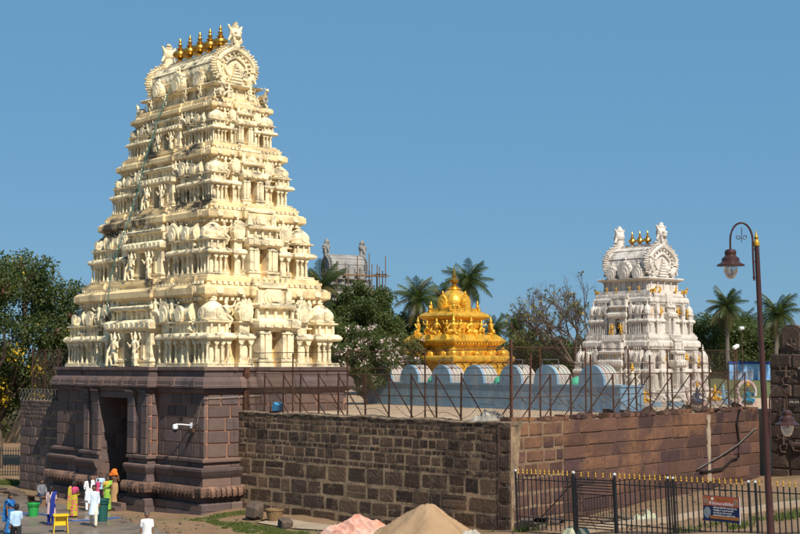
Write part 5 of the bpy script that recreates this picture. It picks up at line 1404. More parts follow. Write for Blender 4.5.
def palm(label, x, y, z_crown, L, seed, z0=4.5, lean=(0, 0), n=32):
    t = thing('coconut_palm', label, 'palm tree', (x - lean[0], y - lean[1], z0), 0, 'coconut palms in the temple courtyard'); r = random.Random(seed)
    H = z_crown - z0
    b = MB(); pts = [(lean[0] * (k / 8) ** 1.6, lean[1] * (k / 8) ** 1.6, H * k / 8 - (.2 if k == 0 else 0)) for k in range(9)]
    b.tube(pts, [.20 - .008 * k for k in range(9)], 8); put('trunk', b.mesh('trunk', 'palm_bark', True), t)
    for k in range(n):
        u = k / (n - 1); el = radians(62 - 105 * u + r.uniform(-10, 10)); az = k * 2.399 + r.uniform(-.25, .25)
        me = FR[0] if u < .2 else FR[1] if u < .45 else FR[2] if u < .7 else FR[3] if u < .85 else FR[4]
        if r.random() < .10: me = FR[5]
        put('frond', me, t, (lean[0], lean[1], H), (r.uniform(-.35, .35), -el, az), L * r.uniform(.85, 1.1))
    b = MB()
    for k in range(7): a = k * .9; b.ball((lean[0] + .22 * cos(a), lean[1] + .22 * sin(a), H - .25 - .08 * (k % 3)), (.12, .12, .15), 7, 5)
    put('coconuts', b.mesh('coconuts', 'leaf_olive', True), t)
palm('tall coconut palm directly behind the golden finial', 5.5, 110, 13.3, 2.6, 1, lean=(-.3, 0))
palm('coconut palm with drooping fronds left of the golden shrine', 1.35, 105, 11.7, 2.3, 2)
palm('half hidden coconut palm between the golden shrine and its left palm', 3.4, 113, 12.2, 2.0, 12)
palm('dark coconut palm close against the cream tower', -5.9, 99, 12.2, 2.6, 3, lean=(.4, 0))
palm('small distant coconut palm right of the golden shrine', 9.9, 116, 9.9, 1.8, 4)
palm('smaller of the two distant palms beside the golden shrine', 8.3, 119, 9.6, 1.8, 5)
palm('tall coconut palm right of the white tower', 24.2, 100, 10.9, 2.0, 6)
palm('shorter coconut palm between the two tall right hand palms', 27.9, 110, 9.9, 1.9, 7)
palm('coconut palm right of the lamp post', 26.6, 95, 10.2, 2.1, 8, lean=(.3, 0))
palm('young coconut palm peeking out beside the white tower', 20.4, 104, 9.4, 1.8, 9)

# distant wood that closes the view
wr = np.random.RandomState(5)
cs = []
for i in range(150):
    x = wr.uniform(-75, 75); cs.append((x, 150 + wr.uniform(-6, 14), wr.uniform(4.0, 7.6)))
o = put('woodland', leaf_cloud('woodland', cs, list(wr.uniform(1.6, 3.2, 150)), [110] * 150, .55, 'leaf_dark', 6)); tag(o, 'dark band of distant woodland behind the temple courtyard', 'woodland', kind='stuff')
cs = [(wr.uniform(-60, -14), 118 + wr.uniform(-6, 12), wr.uniform(.6, 5.5)) for i in range(90)]
o = put('woodland', leaf_cloud('woodland', cs, list(wr.uniform(1.4, 2.6, 90)), [120] * 90, .5, 'leaf_dark', 7)); tag(o, 'shaded thicket beyond the fence at the far left', 'woodland', kind='stuff')

# grass and weeds
def grass_patch(name, label, pts, n, h, seed, mat='grass'):
    r = np.random.RandomState(seed); P = []
    for (x, y, rad) in pts:
        a = r.rand(n) * 2 * pi; q_ = rad * np.sqrt(r.rand(n)); P.append(np.stack([x + q_ * np.cos(a), y + q_ * np.sin(a)], 1))
    P = np.concatenate(P); z = ground_z(P[:, 0], P[:, 1]); m = len(P)
    a = r.rand(m) * pi; hh = h * r.uniform(.4, 1.3, m); w = .02 + .02 * r.rand(m); le = r.normal(scale=.35, size=(m, 2)) * hh[:, None]
    V = np.zeros((m, 3, 3)); V[:, 0] = np.stack([P[:, 0] - w * np.cos(a), P[:, 1] - w * np.sin(a), z - .02], 1); V[:, 1] = np.stack([P[:, 0] + w * np.cos(a), P[:, 1] + w * np.sin(a), z - .02], 1)
    V[:, 2] = np.stack([P[:, 0] + le[:, 0], P[:, 1] + le[:, 1], z + hh], 1)
    o = put(name, from_np(name, V.reshape(-1, 3), np.arange(m * 3).reshape(-1, 3), mat)); tag(o, label, 'grass', kind='stuff')
line = lambda A, B, n, rad, s=0: [(A[0] + (B[0] - A[0]) * i / (n - 1) + random.uniform(-s, s), A[1] + (B[1] - A[1]) * i / (n - 1) + random.uniform(-s, s), rad * random.uniform(.5, 1.2)) for i in range(n)]
grass_patch('grass', 'strip of short green grass between the gateway base and the rubble wall', line((-8.6, 57.6), (-6.6, 58.6), 7, .45, .2) + line((-8.0, 57.0), (-3.8, 52.8), 22, .40, .15) + line((-7.0, 55.2), (-3.0, 51.0), 18, .26, .2), 230, .075, 3)
grass_patch('weeds', 'green weeds on the bank behind the iron railing', line((10.5, 43.6), (15.5, 44.6), 9, .5, .7) + line((9.5, 42.2), (14, 43), 7, .4, .7) + line((4.1, 47.0), (4.9, 47.3), 4, .15, .1), 70, .22, 4)
grass_patch('grass', 'thin grass by the stone pile at the far left', line((-27, 78), (-21.5, 76), 10, .8, .6), 250, .25, 8)

# ------------------------------------------------------------------ carved stone pier at the right edge
A = Vector((17.25, 63.3))
pr = thing('carved_stone_pier', 'dark carved stone block pier at the right picture edge', 'stone pier', (A.x, A.y, 0), TH)
wall_core([(.04, .05), (6, .05), (6, 2.4), (.04, 2.4)], .6, 7.15, 'dark_stone', pr)
rr = random.Random(31); z = 0.7
while z < 7.15:
    h = rr.uniform(.55, .75); z1 = min(7.2, z + h)
    lay_course(pr, (0, .02), (6, .02), z, z1, (0, -1), (.7, 1.6), 'dark_stone', .03, .04, .2, .08, rnd=rr)
    lay_course(pr, (0, 2.4), (0, .24), z, z1, (-1, 0), (.7, 1.2), 'dark_stone', .03, .04, .2, .08, rnd=rr); z = z1
for i, (x, z) in enumerate(((.9, 5.7), (2.2, 5.2), (.8, 4.0), (2.4, 3.6), (1.4, 2.7), (3.2, 2.9), (.7, 2.6))):      # raised figures in the carving
    o = put('relief', statue_mesh(('dancer', 'lion', 'reclining')[i % 3], 'dark_stone'), pr, (x, -.03, z), 0, (.62, .3, .62))
for x, z in ((1.6, 6.45), (1.1, 4.9), (2.2, 3.35), (2.3, 4.6)):
    b = MB(); rx = random.Random(int(z * 10)); q_ = x
    for k in range(5):
        w_ = rx.uniform(.05, .11); b.box(q_, q_ + w_, -.10, -.06, z, z + rx.uniform(.06, .11)); q_ += w_ + .045
    put('chalk_mark', b.mesh('chalk_mark', 'white_tarp'), pr)
st = MB(); st.prism([(-.75, 0), (.75, 0), (.75, 1.0)] + [(.75 * cos(a), 1.0 + .55 * sin(a)) for a in np.linspace(.15, pi - .15, 11)] + [(-.75, 1.0)], -.22, .22, 'y')
st.prism([(x * .75, .15 + z * .8) for x, z in [(-.75, 0), (.75, 0), (.75, 1.0)] + [(.75 * cos(a), 1.0 + .55 * sin(a)) for a in np.linspace(.15, pi - .15, 11)] + [(-.75, 1.0)]], -.27, -.2, 'y')
stele = thing('stele', 'round topped carved stone slab standing on the dark pier', 'stone slab', (A.x + AX.x * .95 + AY.x * .6, A.y + AX.y * .95 + AY.y * .6, 7.19), TH); stele.scale = (.8, .8, .86)
put('slab', st.mesh('slab', 'dark_stone'), stele); put('relief', statue_mesh('seated', 'dark_stone'), stele, (0, -.22, .3), 0, (.8, .5, .8))
b = MB(); b.tube([(0, 0, 0), (0, 0, 1.35)], .05, 6); b.box(-.09, .09, -.02, .02, 1.0, 1.25)
tag(put('wooden_stake', b.mesh('wooden_stake', 'bench_wood'), None, (A.x + AX.x * 1.95 + AY.x * .6, A.y + AX.y * 1.85 + AY.y * .6, 7.19), TH), 'thin wooden stake standing on the dark carved pier', 'stake')

# ------------------------------------------------------------------ painted wall, lawn and house beyond the courtyard
b = MB(); b.box(0, 8.2, 0, .3, 0, 1.15); mw = thing('mural_wall', 'low wall painted with a blue cloud mural right of the white tower', 'wall', (23.6, 97, 5.6), radians(-4)); put('painted_face', b.mesh('painted_face', 'mural_blue'), mw)
b = MB(); b.box(-.05, 8.25, -.05, .35, 1.15, 1.32); put('coping', b.mesh('coping', 'mural_trim'), mw)
for x in np.arange(.6, 8, .85):
    b = MB(); b.prism([(x + a * 1.7, .1 + z * 1.3) for a, z in horseshoe(.34, .5, 12)], -.012, .0, 'y'); put('painted_cloud', b.mesh('painted_cloud', 'pale_house'), mw)
V = []; F = []; n = 20
for i in range(n + 1):
    for j in range(5):
        x = 17 + 20 * i / n; y = 88 + 2.6 * j; V.append((x, y, 4.45 + (0, .35, .8, 1.12, 1.2)[j] + .06 * sin(i * 1.7 + j)))
for i in range(n):
    for j in range(4): F.append((i * 5 + j, (i + 1) * 5 + j, (i + 1) * 5 + j + 1, i * 5 + j + 1))
structure('lawn', MB().add(V, F).mesh('lawn', 'lawn', True))
def house(label, x, y, w, d, h, rz, mat='pale_house'):
    t = thing('house', label, 'house', (x, y, 4.5), rz); b = MB(); b.box(-w / 2, w / 2, -d / 2, d / 2, 0, h); put('wall', b.mesh('wall', mat), t)
    b = MB(); b.ring(rect(w / 2, d / 2), [(.12, h), (.12, h + .2), (0, h + .25)], True, True); put('roof', b.mesh('roof', 'concrete_kerb'), t)
    for i in range(int(w / 2)):
        o = put('window', MB().box(-.4, .4, -.06, .02, -.5, .5).mesh('window', 'shade_black'), t, (-w / 2 + 1 + 2 * i, -d / 2, h * .55)); put('sill', MB().box(-.5, .5, -.14, 0, -.6, -.52).mesh('sill', 'concrete_kerb'), o)
house('pale bluish flat roofed building glimpsed behind the palms right of the golden shrine', 8.2, 108, 6, 4, 2.6, .1)
house('pale flat roofed building behind the mural wall', 31, 112, 9, 5, 3.3, -.1)

# ------------------------------------------------------------------ painted figures and clutter in front of the white tower
ring_m = MB(); ring_m.tube([(.62 * cos(a), 0, .62 + .62 * sin(a)) for a in np.linspace(-.25 * pi, 1.25 * pi, 22)], .10, 6); ring_m.box(-.6, .6, -.15, .15, -.08, .12)
ring_me = ring_m.mesh('arch', pmat('arch_paint', (0.46, 0.44, 0.42), (0.34, 0.16, 0.16), 2.4, .6), True)
spots = [((15.6, 71.2), 'white painted halo arch figure nearer to the white tower corner', 'cloth_jeans'), ((18.6, 72.5), 'white painted halo arch figure next to the right wall end', 'cloth_teal')]
for (x, y), lab, m in spots:
    t = thing('halo_statue', lab, 'statue', (x, y, 4.55), TH + pi * .35); put('arch', ring_me, t, (0, .12, .05), 0, (.85, .85, .95)); put('figure', statue_mesh('seated', m), t, (0, 0, .1), 0, .85); put('gilt_cap', tmesh('finial', 'gilt'), t, (0, -.05, .92))
t = thing('painted_statue', 'standing painted guardian statue with gilt crown by the end of the blue parapet', 'statue', (11.6, 67.6, 4.5), TH + .4)
b = MB(); b.ring(rect(.34, .34), [(.05, 0), (.05, .12), (0, .16), (0, .34), (.05, .38), (.05, .46)]); put('pedestal', b.mesh('pedestal', 'blue_paint'), t); put('figure', statue_mesh('guardian', 'cloth_offwhite'), t, (0, 0, .46), 0, 1.0); put('crown', tmesh('finial', 'gilt'), t, (0, -.02, 1.85), 0, 1.1)
lt = [((13.0, 69.6), 'white plaster seated figure beside the painted guardian', 'white_plaster', 'seated'), ((14.2, 70.0), 'white plaster lion in the clutter below the white tower', 'white_plaster', 'lion'),
      ((12.3, 68.6), 'gilded seated figure at the foot of the painted guardian', 'gilt', 'seated'), ((16.7, 71.9), 'gilded seated figure between the two halo arches', 'gilt', 'seated'), ((10.7, 66.3), 'pale kneeling lion at the corner of the blue parapet', 'vault_paint', 'lion'), ((17.5, 73.4), 'blue painted seated figure behind the halo arches', 'blue_paint', 'seated')]
for (x, y), lab, m, kd in lt:
    t = thing('small_statue', lab, 'statue', (x, y, 4.55), TH + .5); put('figure', statue_mesh(kd, m), t, (0, 0, .2), 0, .85)
    b = MB(); b.box(-.42, .42, -.3, .3, -.06, .2); put('plinth', b.mesh('plinth', 'blue_paint' if m != 'gilt' else 'vault_paint'), t)
rb = random.Random(77)
rub = stones('rock', .2, .18)
for i in range(26):
    tt = rb.uniform(.25, .98); p = WALL_B.lerp(WALL_C, tt); x = p.x - rb.uniform(.5, 2.0) * .66; y = p.y + rb.uniform(.5, 2.0) * .75
    s = rb.uniform(.18, .5); tag(put('rubble_stone', rub[i % 7], None, (x, y, 4.5 + s * .3), (rb.uniform(-.4, .4), rb.uniform(-.4, .4), rb.uniform(0, 6)), (s * 1.3, s, s * .7)), 'loose brown rubble stone lying on the terrace behind the bent fence', 'stone', 'rubble behind the bent fence')
# ------------------------------------------------------------------ small things
def cloth_heap(name, label, cat, x, y, z, rx, ry, h, mat, seed, rz=0, pts=34, peaks=5, rough=.10):
    r = np.random.RandomState(seed); n = pts; V = []; F = []
    pk = [(r.uniform(-.5, .5), r.uniform(-.4, .4), r.uniform(.4, 1), r.uniform(.25, .45)) for _ in range(peaks)]
    for i in range(n + 1):
        for j in range(n + 1):
            u, v = 2 * i / n - 1, 2 * j / n - 1; d = sqrt(u * u + v * v)
            ed = max(0, 1 - d ** 2.2 * (1 + .25 * sin(5 * atan2(v, u) + seed)))
            zz = max((a * math.exp(-((u - px_) ** 2 + (v - py_) ** 2) / (2 * w * w)) for px_, py_, a, w in pk))
            fold = .30 * (1 - abs(sin(5.2 * u + 1.6 * sin(2.3 * v + seed) + 2.0 * v))) ** 1.3 + .22 * (1 - abs(sin(8.5 * v - 4.4 * u + 1.3 * sin(4 * u)))) ** 1.3 + .10 * (1 - abs(sin(15 * u + 9 * v + 2 * sin(5 * v)))) - .25
            V.append((u * rx, v * ry, max(-.06, h * (zz * .7 + .22 + fold * .55 + r.normal() * rough * .25) * min(1, ed * 1.8) - (.08 if ed <= 0 else 0))))
    for i in range(n):
        for j in range(n): F.append((i * (n + 1) + j, (i + 1) * (n + 1) + j, (i + 1) * (n + 1) + j + 1, i * (n + 1) + j + 1))
    return tag(put(name, MB().add(V, F).mesh(name, mat, True), None, (x, y, z), rz), label, cat)

cloth_heap('cloth_bundle', 'crumpled pink and white cloth thrown over a heap by the wall', 'cloth', -1.45, 51.2, gz(-1.45, 51.2) + .05, 1.7, .8, .80, 'pink_cloth', 27, -.5, 80, 2, .01)
# sand heap
r = np.random.RandomState(9); V = []; F = []; n = 46
for i in range(n + 1):
    for j in range(n + 1):
        u, v = 2 * i / n - 1, 2 * j / n - 1; d = sqrt(u * u + v * v); a = atan2(v, u)
        z = max(0, 1 - d * (1 + .10 * sin(3 * a + 1) + .05 * sin(7 * a))) ; z = z - .07 * math.exp(-(d / .10) ** 2)
        V.append((u * 1.95, v * 1.6, -.05 + 1.32 * z + (z > 0) * (r.normal() * .018 + .03 * sin(9 * u + 5 * v) * sin(7 * v - 3 * u))))
for i in range(n):
    for j in range(n): F.append((i * (n + 1) + j, (i + 1) * (n + 1) + j, (i + 1) * (n + 1) + j + 1, i * (n + 1) + j + 1))
tag(put('sand_heap', MB().add(V, F).mesh('sand_heap', 'sand', True), None, (1.0, 49.5, gz(1.0, 49.5)), -.6), 'conical heap of building sand in front of the rubble wall', 'sand heap')
cloth_heap('white_sack', 'crumpled white tarpaulin lying on the wall corner under the tall rusty post', 'tarpaulin', 3.35, 49.55, 4.58, .9, .4, .42, 'white_tarp', 5, -.75, 26, 6, .5)
cloth_heap('rag_bundle', 'small printed rag at the foot of the sand heap', 'rag', 2.45, 47.55, gz(2.45, 47.55) + .02, .38, .26, .26, 'white_tarp', 6, .2, 16, 3, .3)
cloth_heap('plastic_sack', 'torn pale green plastic sack lying behind the iron railing', 'sack', 8.35, 46.6, gz(8.35, 46.6), .7, .45, .45, pmat('sack_green', (0.26, 0.28, 0.17), (0.40, 0.38, 0.28), 5, .7), 8, .3, 22, 5, .3)
cloth_heap('plastic_sack', 'flattened green plastic sack beside the iron gate', 'sack', 5.9, 45.3, gz(5.9, 45.3), .55, .35, .32, 'sack_green', 10, .3, 18, 4, .3)
b = MB(); b.tube([(0, 0, 0.1), (.5, .1, .35), (1.2, .0, .2), (1.9, .2, .3)], [.12, .1, .11, .06], 7); b.tube([(.3, .1, .25), (.9, -.2, .1), (1.5, -.1, .45)], [.09, .08, .04], 6); b.tube([(.6, 0, .3), (.5, .3, .7)], [.06, .03], 5)
tag(put('fallen_branch', b.mesh('fallen_branch', 'bark', True), None, (6.9, 46.6, gz(7.5, 46.6)), .1), 'dark fallen branch on the bank behind the iron railing', 'branch')
# kerb of the path
pts = [(6.2, 45.3), (9.0, 45.9), (11.5, 46.4), (15.5, 47.2)]
b = MB(); V = []; F = []
for i in range(25):
    t = i / 24 * 3; k = min(2, int(t)); f_ = t - k; x = pts[k][0] + (pts[k + 1][0] - pts[k][0]) * f_; y = pts[k][1] + (pts[k + 1][1] - pts[k][1]) * f_; z = gz(x, y)
    V += [(x, y, z - .2), (x, y, z + .17), (x, y + .30, z + .18), (x, y + .30, z - .2)]
for i in range(24):
    for j in range(4): F.append((i*4+j, (i+1)*4+j, (i+1)*4+(j+1) % 4, i*4+(j+1) % 4))
F += [(0, 1, 2, 3), (99, 98, 97, 96)]
structure('kerb', MB().add(V, F).mesh('kerb', 'concrete_kerb'))
# rough stones tumbled at the wall corner and along the bank
rb = random.Random(12)
for i, (x, y, s) in enumerate(((4.5, 47.6, .5), (4.9, 48.2, .6), (5.4, 48.6, .4), (4.4, 48.0, .7), (5.0, 47.2, .35))):
    tag(put('fallen_stone', rub[i], None, (x, y, gz(x, y) + s * .25), (rb.uniform(-.3, .3), rb.uniform(-.3, .3), rb.uniform(0, 6)), (s * 1.4, s, s * .8)), 'fallen brown stone at the foot of the wall corner beside the railing end', 'stone', 'fallen stones at the wall corner')
tag(put('rock', rub[2], None, (-4.45, 54.1, gz(-4.45, 54.1) + .12), (.2, .1, .5), (.62, .5, .5)), 'single brown rock lying on the pale slab near the grass', 'rock')
tag(put('stump_block', rub[4], None, (-5.75, 56.55, gz(-5.75, 56.55) + .3), (.1, .05, 1.0), (.62, .6, .75)), 'squat dark stone lump beside the wicker basket', 'stone')
b = MB(); b.lathe([(.26, 0), (.31, .2), (.36, .44), (.39, .46), (.39, .52), (.34, .52), (.30, .3), (.2, .06)], 20); bk = tag(put('wicker_basket', b.mesh('wicker_basket', 'basket', True), None, (-5.15, 56.0, gz(-5.15, 56.0) - .02)), 'brown wicker basket standing against the rubble wall', 'basket')
# pale slab at the wall foot
sp = [(-5.8, 55.6), (-4.3, 54.1), (-2.6, 52.6), (-1.9, 52.9), (-3.6, 54.9), (-5.0, 56.6)]
structure('path', MB().add([(x, y, gz(x, y) + .05) for x, y in sp], [tuple(range(len(sp)))]).mesh('path', 'concrete_kerb'))
# floodlight on the wall top
t = thing('floodlight', 'small blue floodlight on the terrace edge near the gateway', 'floodlight', (-5.35, 58.9, 4.6), .5)
b = MB(); b.prism([(-.26, .12), (.26, .12), (.2, .42), (-.2, .42)], -.14, .1, 'y'); put('housing', b.mesh('housing', simple('flood_blue', (0.05, 0.22, 0.42), .5, 0)), t, (0, 0, .02), (.5, 0, 0))
put('bracket', MB().box(-.3, .3, -.1, .1, 0, .06).box(-.3, -.26, -.05, .05, 0, .3).box(.26, .3, -.05, .05, 0, .3).mesh('bracket', 'rust'), t)
# security camera on the base
CW = lambda x, y: CEN + AX * x + AY * y
p = CW(5.75, -BY)
t = thing('security_camera', 'white dome security camera bracketed to the stone gateway base', 'camera', (p.x, p.y, 3.98), TH)
b = MB(); b.box(-.07, .07, -.05, .0, -.12, .12); b.tube([(0, -.03, 0), (-.25, -.3, .04), (-.46, -.52, .05)], .028, 8); put('bracket', b.mesh('bracket', 'white_plastic', True), t)
b = MB(); b.lathe([(.03, .06), (.10, .04), (.12, -.02), (.12, -.14), (.11, -.16)], 14, (-.48, -.54, 0)); put('housing', b.mesh('housing', 'white_plastic', True), t)
b = MB(); b.lathe([(.11, -.16), (.10, -.22), (.07, -.28), (.02, -.31)], 14, (-.48, -.54, 0)); put('dome_lens', b.mesh('dome_lens', 'black_plastic', True), t)
put('junction_box', MB().box(.12, .3, -.14, -.01, -.3, -.12).mesh('junction_box', 'rust'), t)
b = MB(); b.tube([(.1, -.04, 0), (.5, -.05, .1), (.85, -.06, 1.05), (1.05, -.05, 1.2)], .014, 6); b.tube([(1.05, -.05, 1.2), (1.08, .5, 1.21), (1.09, 1.5, 1.24), (1.09, 3.0, 1.3)], .014, 6); put('conduit', b.mesh('conduit', 'white_tarp', True), t)
b = MB(); b.tube([(.2, -.1, -.3), (-.3, -.12, -1.0), (-.9, -.5, -1.9), (-1.6, -.55, -2.6)], .02, 5); put('cable', b.mesh('cable', 'black_plastic', True), t)
# two white cameras on poles right
for i, (x, y, z, lab) in enumerate(((24.05, 95, 9.25, 'white box camera under the palms right of the white tower'), (19.4, 78, 7.7, 'tilted white box camera on a post above the bent fence'))):
    t = thing('pole_camera', lab, 'camera', (x, y, 4.5), .3); h = z - 4.5
    put('pole', MB().tube([(0, 0, 0), (0, 0, h)], .028, 6).mesh('pole', 'rust'), t); put('housing', MB().box(-.26, .26, -.1, .1, -.09, .09).mesh('housing', 'white_plastic'), t, (-.1, -.12, h), (.3, -.35 if i else -.1, .4), .85)
# bins
def bin_(name, label, x, y, r0, r1, h, mat, lid=False):
    t = thing(name, label, 'bin', (x, y, .012)); b = MB(); b.lathe([(r0, 0), (r0 + (r1 - r0) * .9, h * .9), (r1 + .03, h * .91), (r1 + .03, h), (r1 - .015, h), (r0 - .02, .05)], 22); put('body', b.mesh('body', mat, True), t)
    b = MB(); b.lathe([(r1 + .035, h * .80), (r1 + .035, h * .83), (r1 + .01, h * .83)], 22); put('rim', b.mesh('rim', mat, True), t)
bin_('plastic_bin', 'bright green plastic bin beside the seated man', -16.1, 59.9, .20, .25, .58, 'bin_green')
bin_('dustbin', 'tall dark teal dustbin behind the man in the long pale shirt', -12.66, 58.0, .21, .27, .95, 'bin_teal')
# yellow stool
t = thing('plastic_stool', 'bright yellow plastic stool on the wet pavement', 'stool', (-13.45, 54.1, .012), .35)
put('seat', MB().box(-.30, .30, -.22, .22, .66, .72).mesh('seat', 'stool_yellow'), t)
for sx in (-1, 1):
    put('side_panel', MB().add([(sx * .22, -.18, .66), (sx * .22, .18, .66), (sx * .26, .2, 0), (sx * .26, -.2, 0), (sx * .25, -.18, .66), (sx * .25, .18, .66), (sx * .29, .2, 0), (sx * .29, -.2, 0)], [(0, 1, 2, 3), (7, 6, 5, 4), (0, 4, 5, 1), (1, 5, 6, 2), (2, 6, 7, 3), (3, 7, 4, 0)]).mesh('side_panel', 'stool_yellow'), t)
put('cross_panel', MB().box(-.22, .22, -.02, .02, .28, .66).mesh('cross_panel', 'stool_yellow'), t)
# bench for the seated man
t = thing('wooden_bench', 'low wooden bench under the seated man by the left wall', 'bench', (-17.25, 64.8, .012), TH + pi)
put('seat', MB().box(-.75, .75, -.2, .2, .40, .45).mesh('seat', 'bench_wood'), t)
for sx in (-1, 1): put('leg', MB().box(sx * .62 - .04, sx * .62 + .04, -.17, .17, 0, .40).mesh('leg', 'bench_wood'), t)
put('shelf', MB().box(-.6, .6, -.15, .15, .14, .17).mesh('shelf', 'bench_wood'), t)
# blue hose on the ground
b = MB(); b.tube([(-18.5, 60.2, .04), (-17.2, 60.9, .04), (-15.9, 60.6, .04), (-14.9, 59.0, .04), (-13.9, 58.0, .04), (-13.0, 58.3, .04), (-12.2, 59.2, .04)], .03, 6); tag(put('garden_hose', b.mesh('garden_hose', 'hose_blue', True)), 'thin blue hose lying across the wet pavement', 'hose')
# pale stone slabs piled at the far left
for i, (x, y, w, d, z) in enumerate(((-21.5, 71.5, 1.6, .7, .1), (-22.6, 72.4, 1.3, .7, .12), (-20.4, 70.5, 1.0, .6, .1), (-22.0, 71.9, 1.2, .6, .33), (-19.6, 69.3, .8, .5, .1))):
    tag(put('stone_slab', rub[i], None, (x, y, z), (0, 0, TH + .1 * i), (w, d, .22)), 'pale stone slab in the low pile at the foot of the left wall', 'stone slab', 'slabs piled by the left wall')
lf = thing('iron_railing', 'dark old railing in the shade under the left tree', 'fence', (-30, 82.4, 0), radians(-4))
lb = MB().box(-.018, .018, -.018, .018, 0, 1.7).mesh('bar', 'black_iron')
for i in range(64): put('bar', lb, lf, (i * .16, 0, 0))
for z in (.25, 1.5): link('rail', MB().box(-.02, .02, -.02, .02, 0, 1).mesh('rail', 'black_iron'), lf, (0, 0, z), (10.2, 0, z))

# ------------------------------------------------------------------ people
def C(a, b_, r0, r1): return ('c', a, b_, r0, r1)
def hand(w, d, side, curl=.5):
    """palm, four fingers and a thumb from wrist w along d"""
    w = Vector(w); d = Vector(d).normalized(); up = Vector((0, 1, 0)) if abs(d.y) < .8 else Vector((0, 0, 1)); s = d.cross(up).normalized(); n_ = s.cross(d).normalized() * side
    P = [C(tuple(w), tuple(w + d * .07), .026, .034)]
    for k, ln in enumerate((.062, .075, .07, .055)):
        a = w + d * .085 + s * (.03 - .02 * k) ; m = a + d * ln * .55 + n_ * .012 * curl; e = m + d * ln * .4 * (1 - curl * .5) + n_ * ln * .5 * curl
        P += [C(tuple(a - d * .02), tuple(m), .0105, .0095), C(tuple(m), tuple(e), .0095, .008)]
    a = w + d * .03 + s * .032; P += [C(tuple(a), tuple(a + (d * .6 + s * .7) * .05), .013, .011), C(tuple(a + (d * .6 + s * .7) * .05), tuple(a + (d * 1.0 + s * .75) * .08), .011, .008)]
    return P
ARMS = {'down': ((.205, .02, 1.12), (.215, -.03, .88)), 'fwd': ((.21, -.03, 1.12), (.15, -.24, 1.06)), 'swing': ((.22, .07, 1.13), (.22, .02, .89)), 'swingf': ((.22, -.05, 1.13), (.20, -.18, .92)), 'hold': ((.22, -.04, 1.10), (.06, -.20, 1.14)), 'up': ((.27, -.02, 1.5), (.17, -.04, 1.68)), 'knee': ((.22, -.10, 1.12), (.12, -.32, .95))}
EYE = None
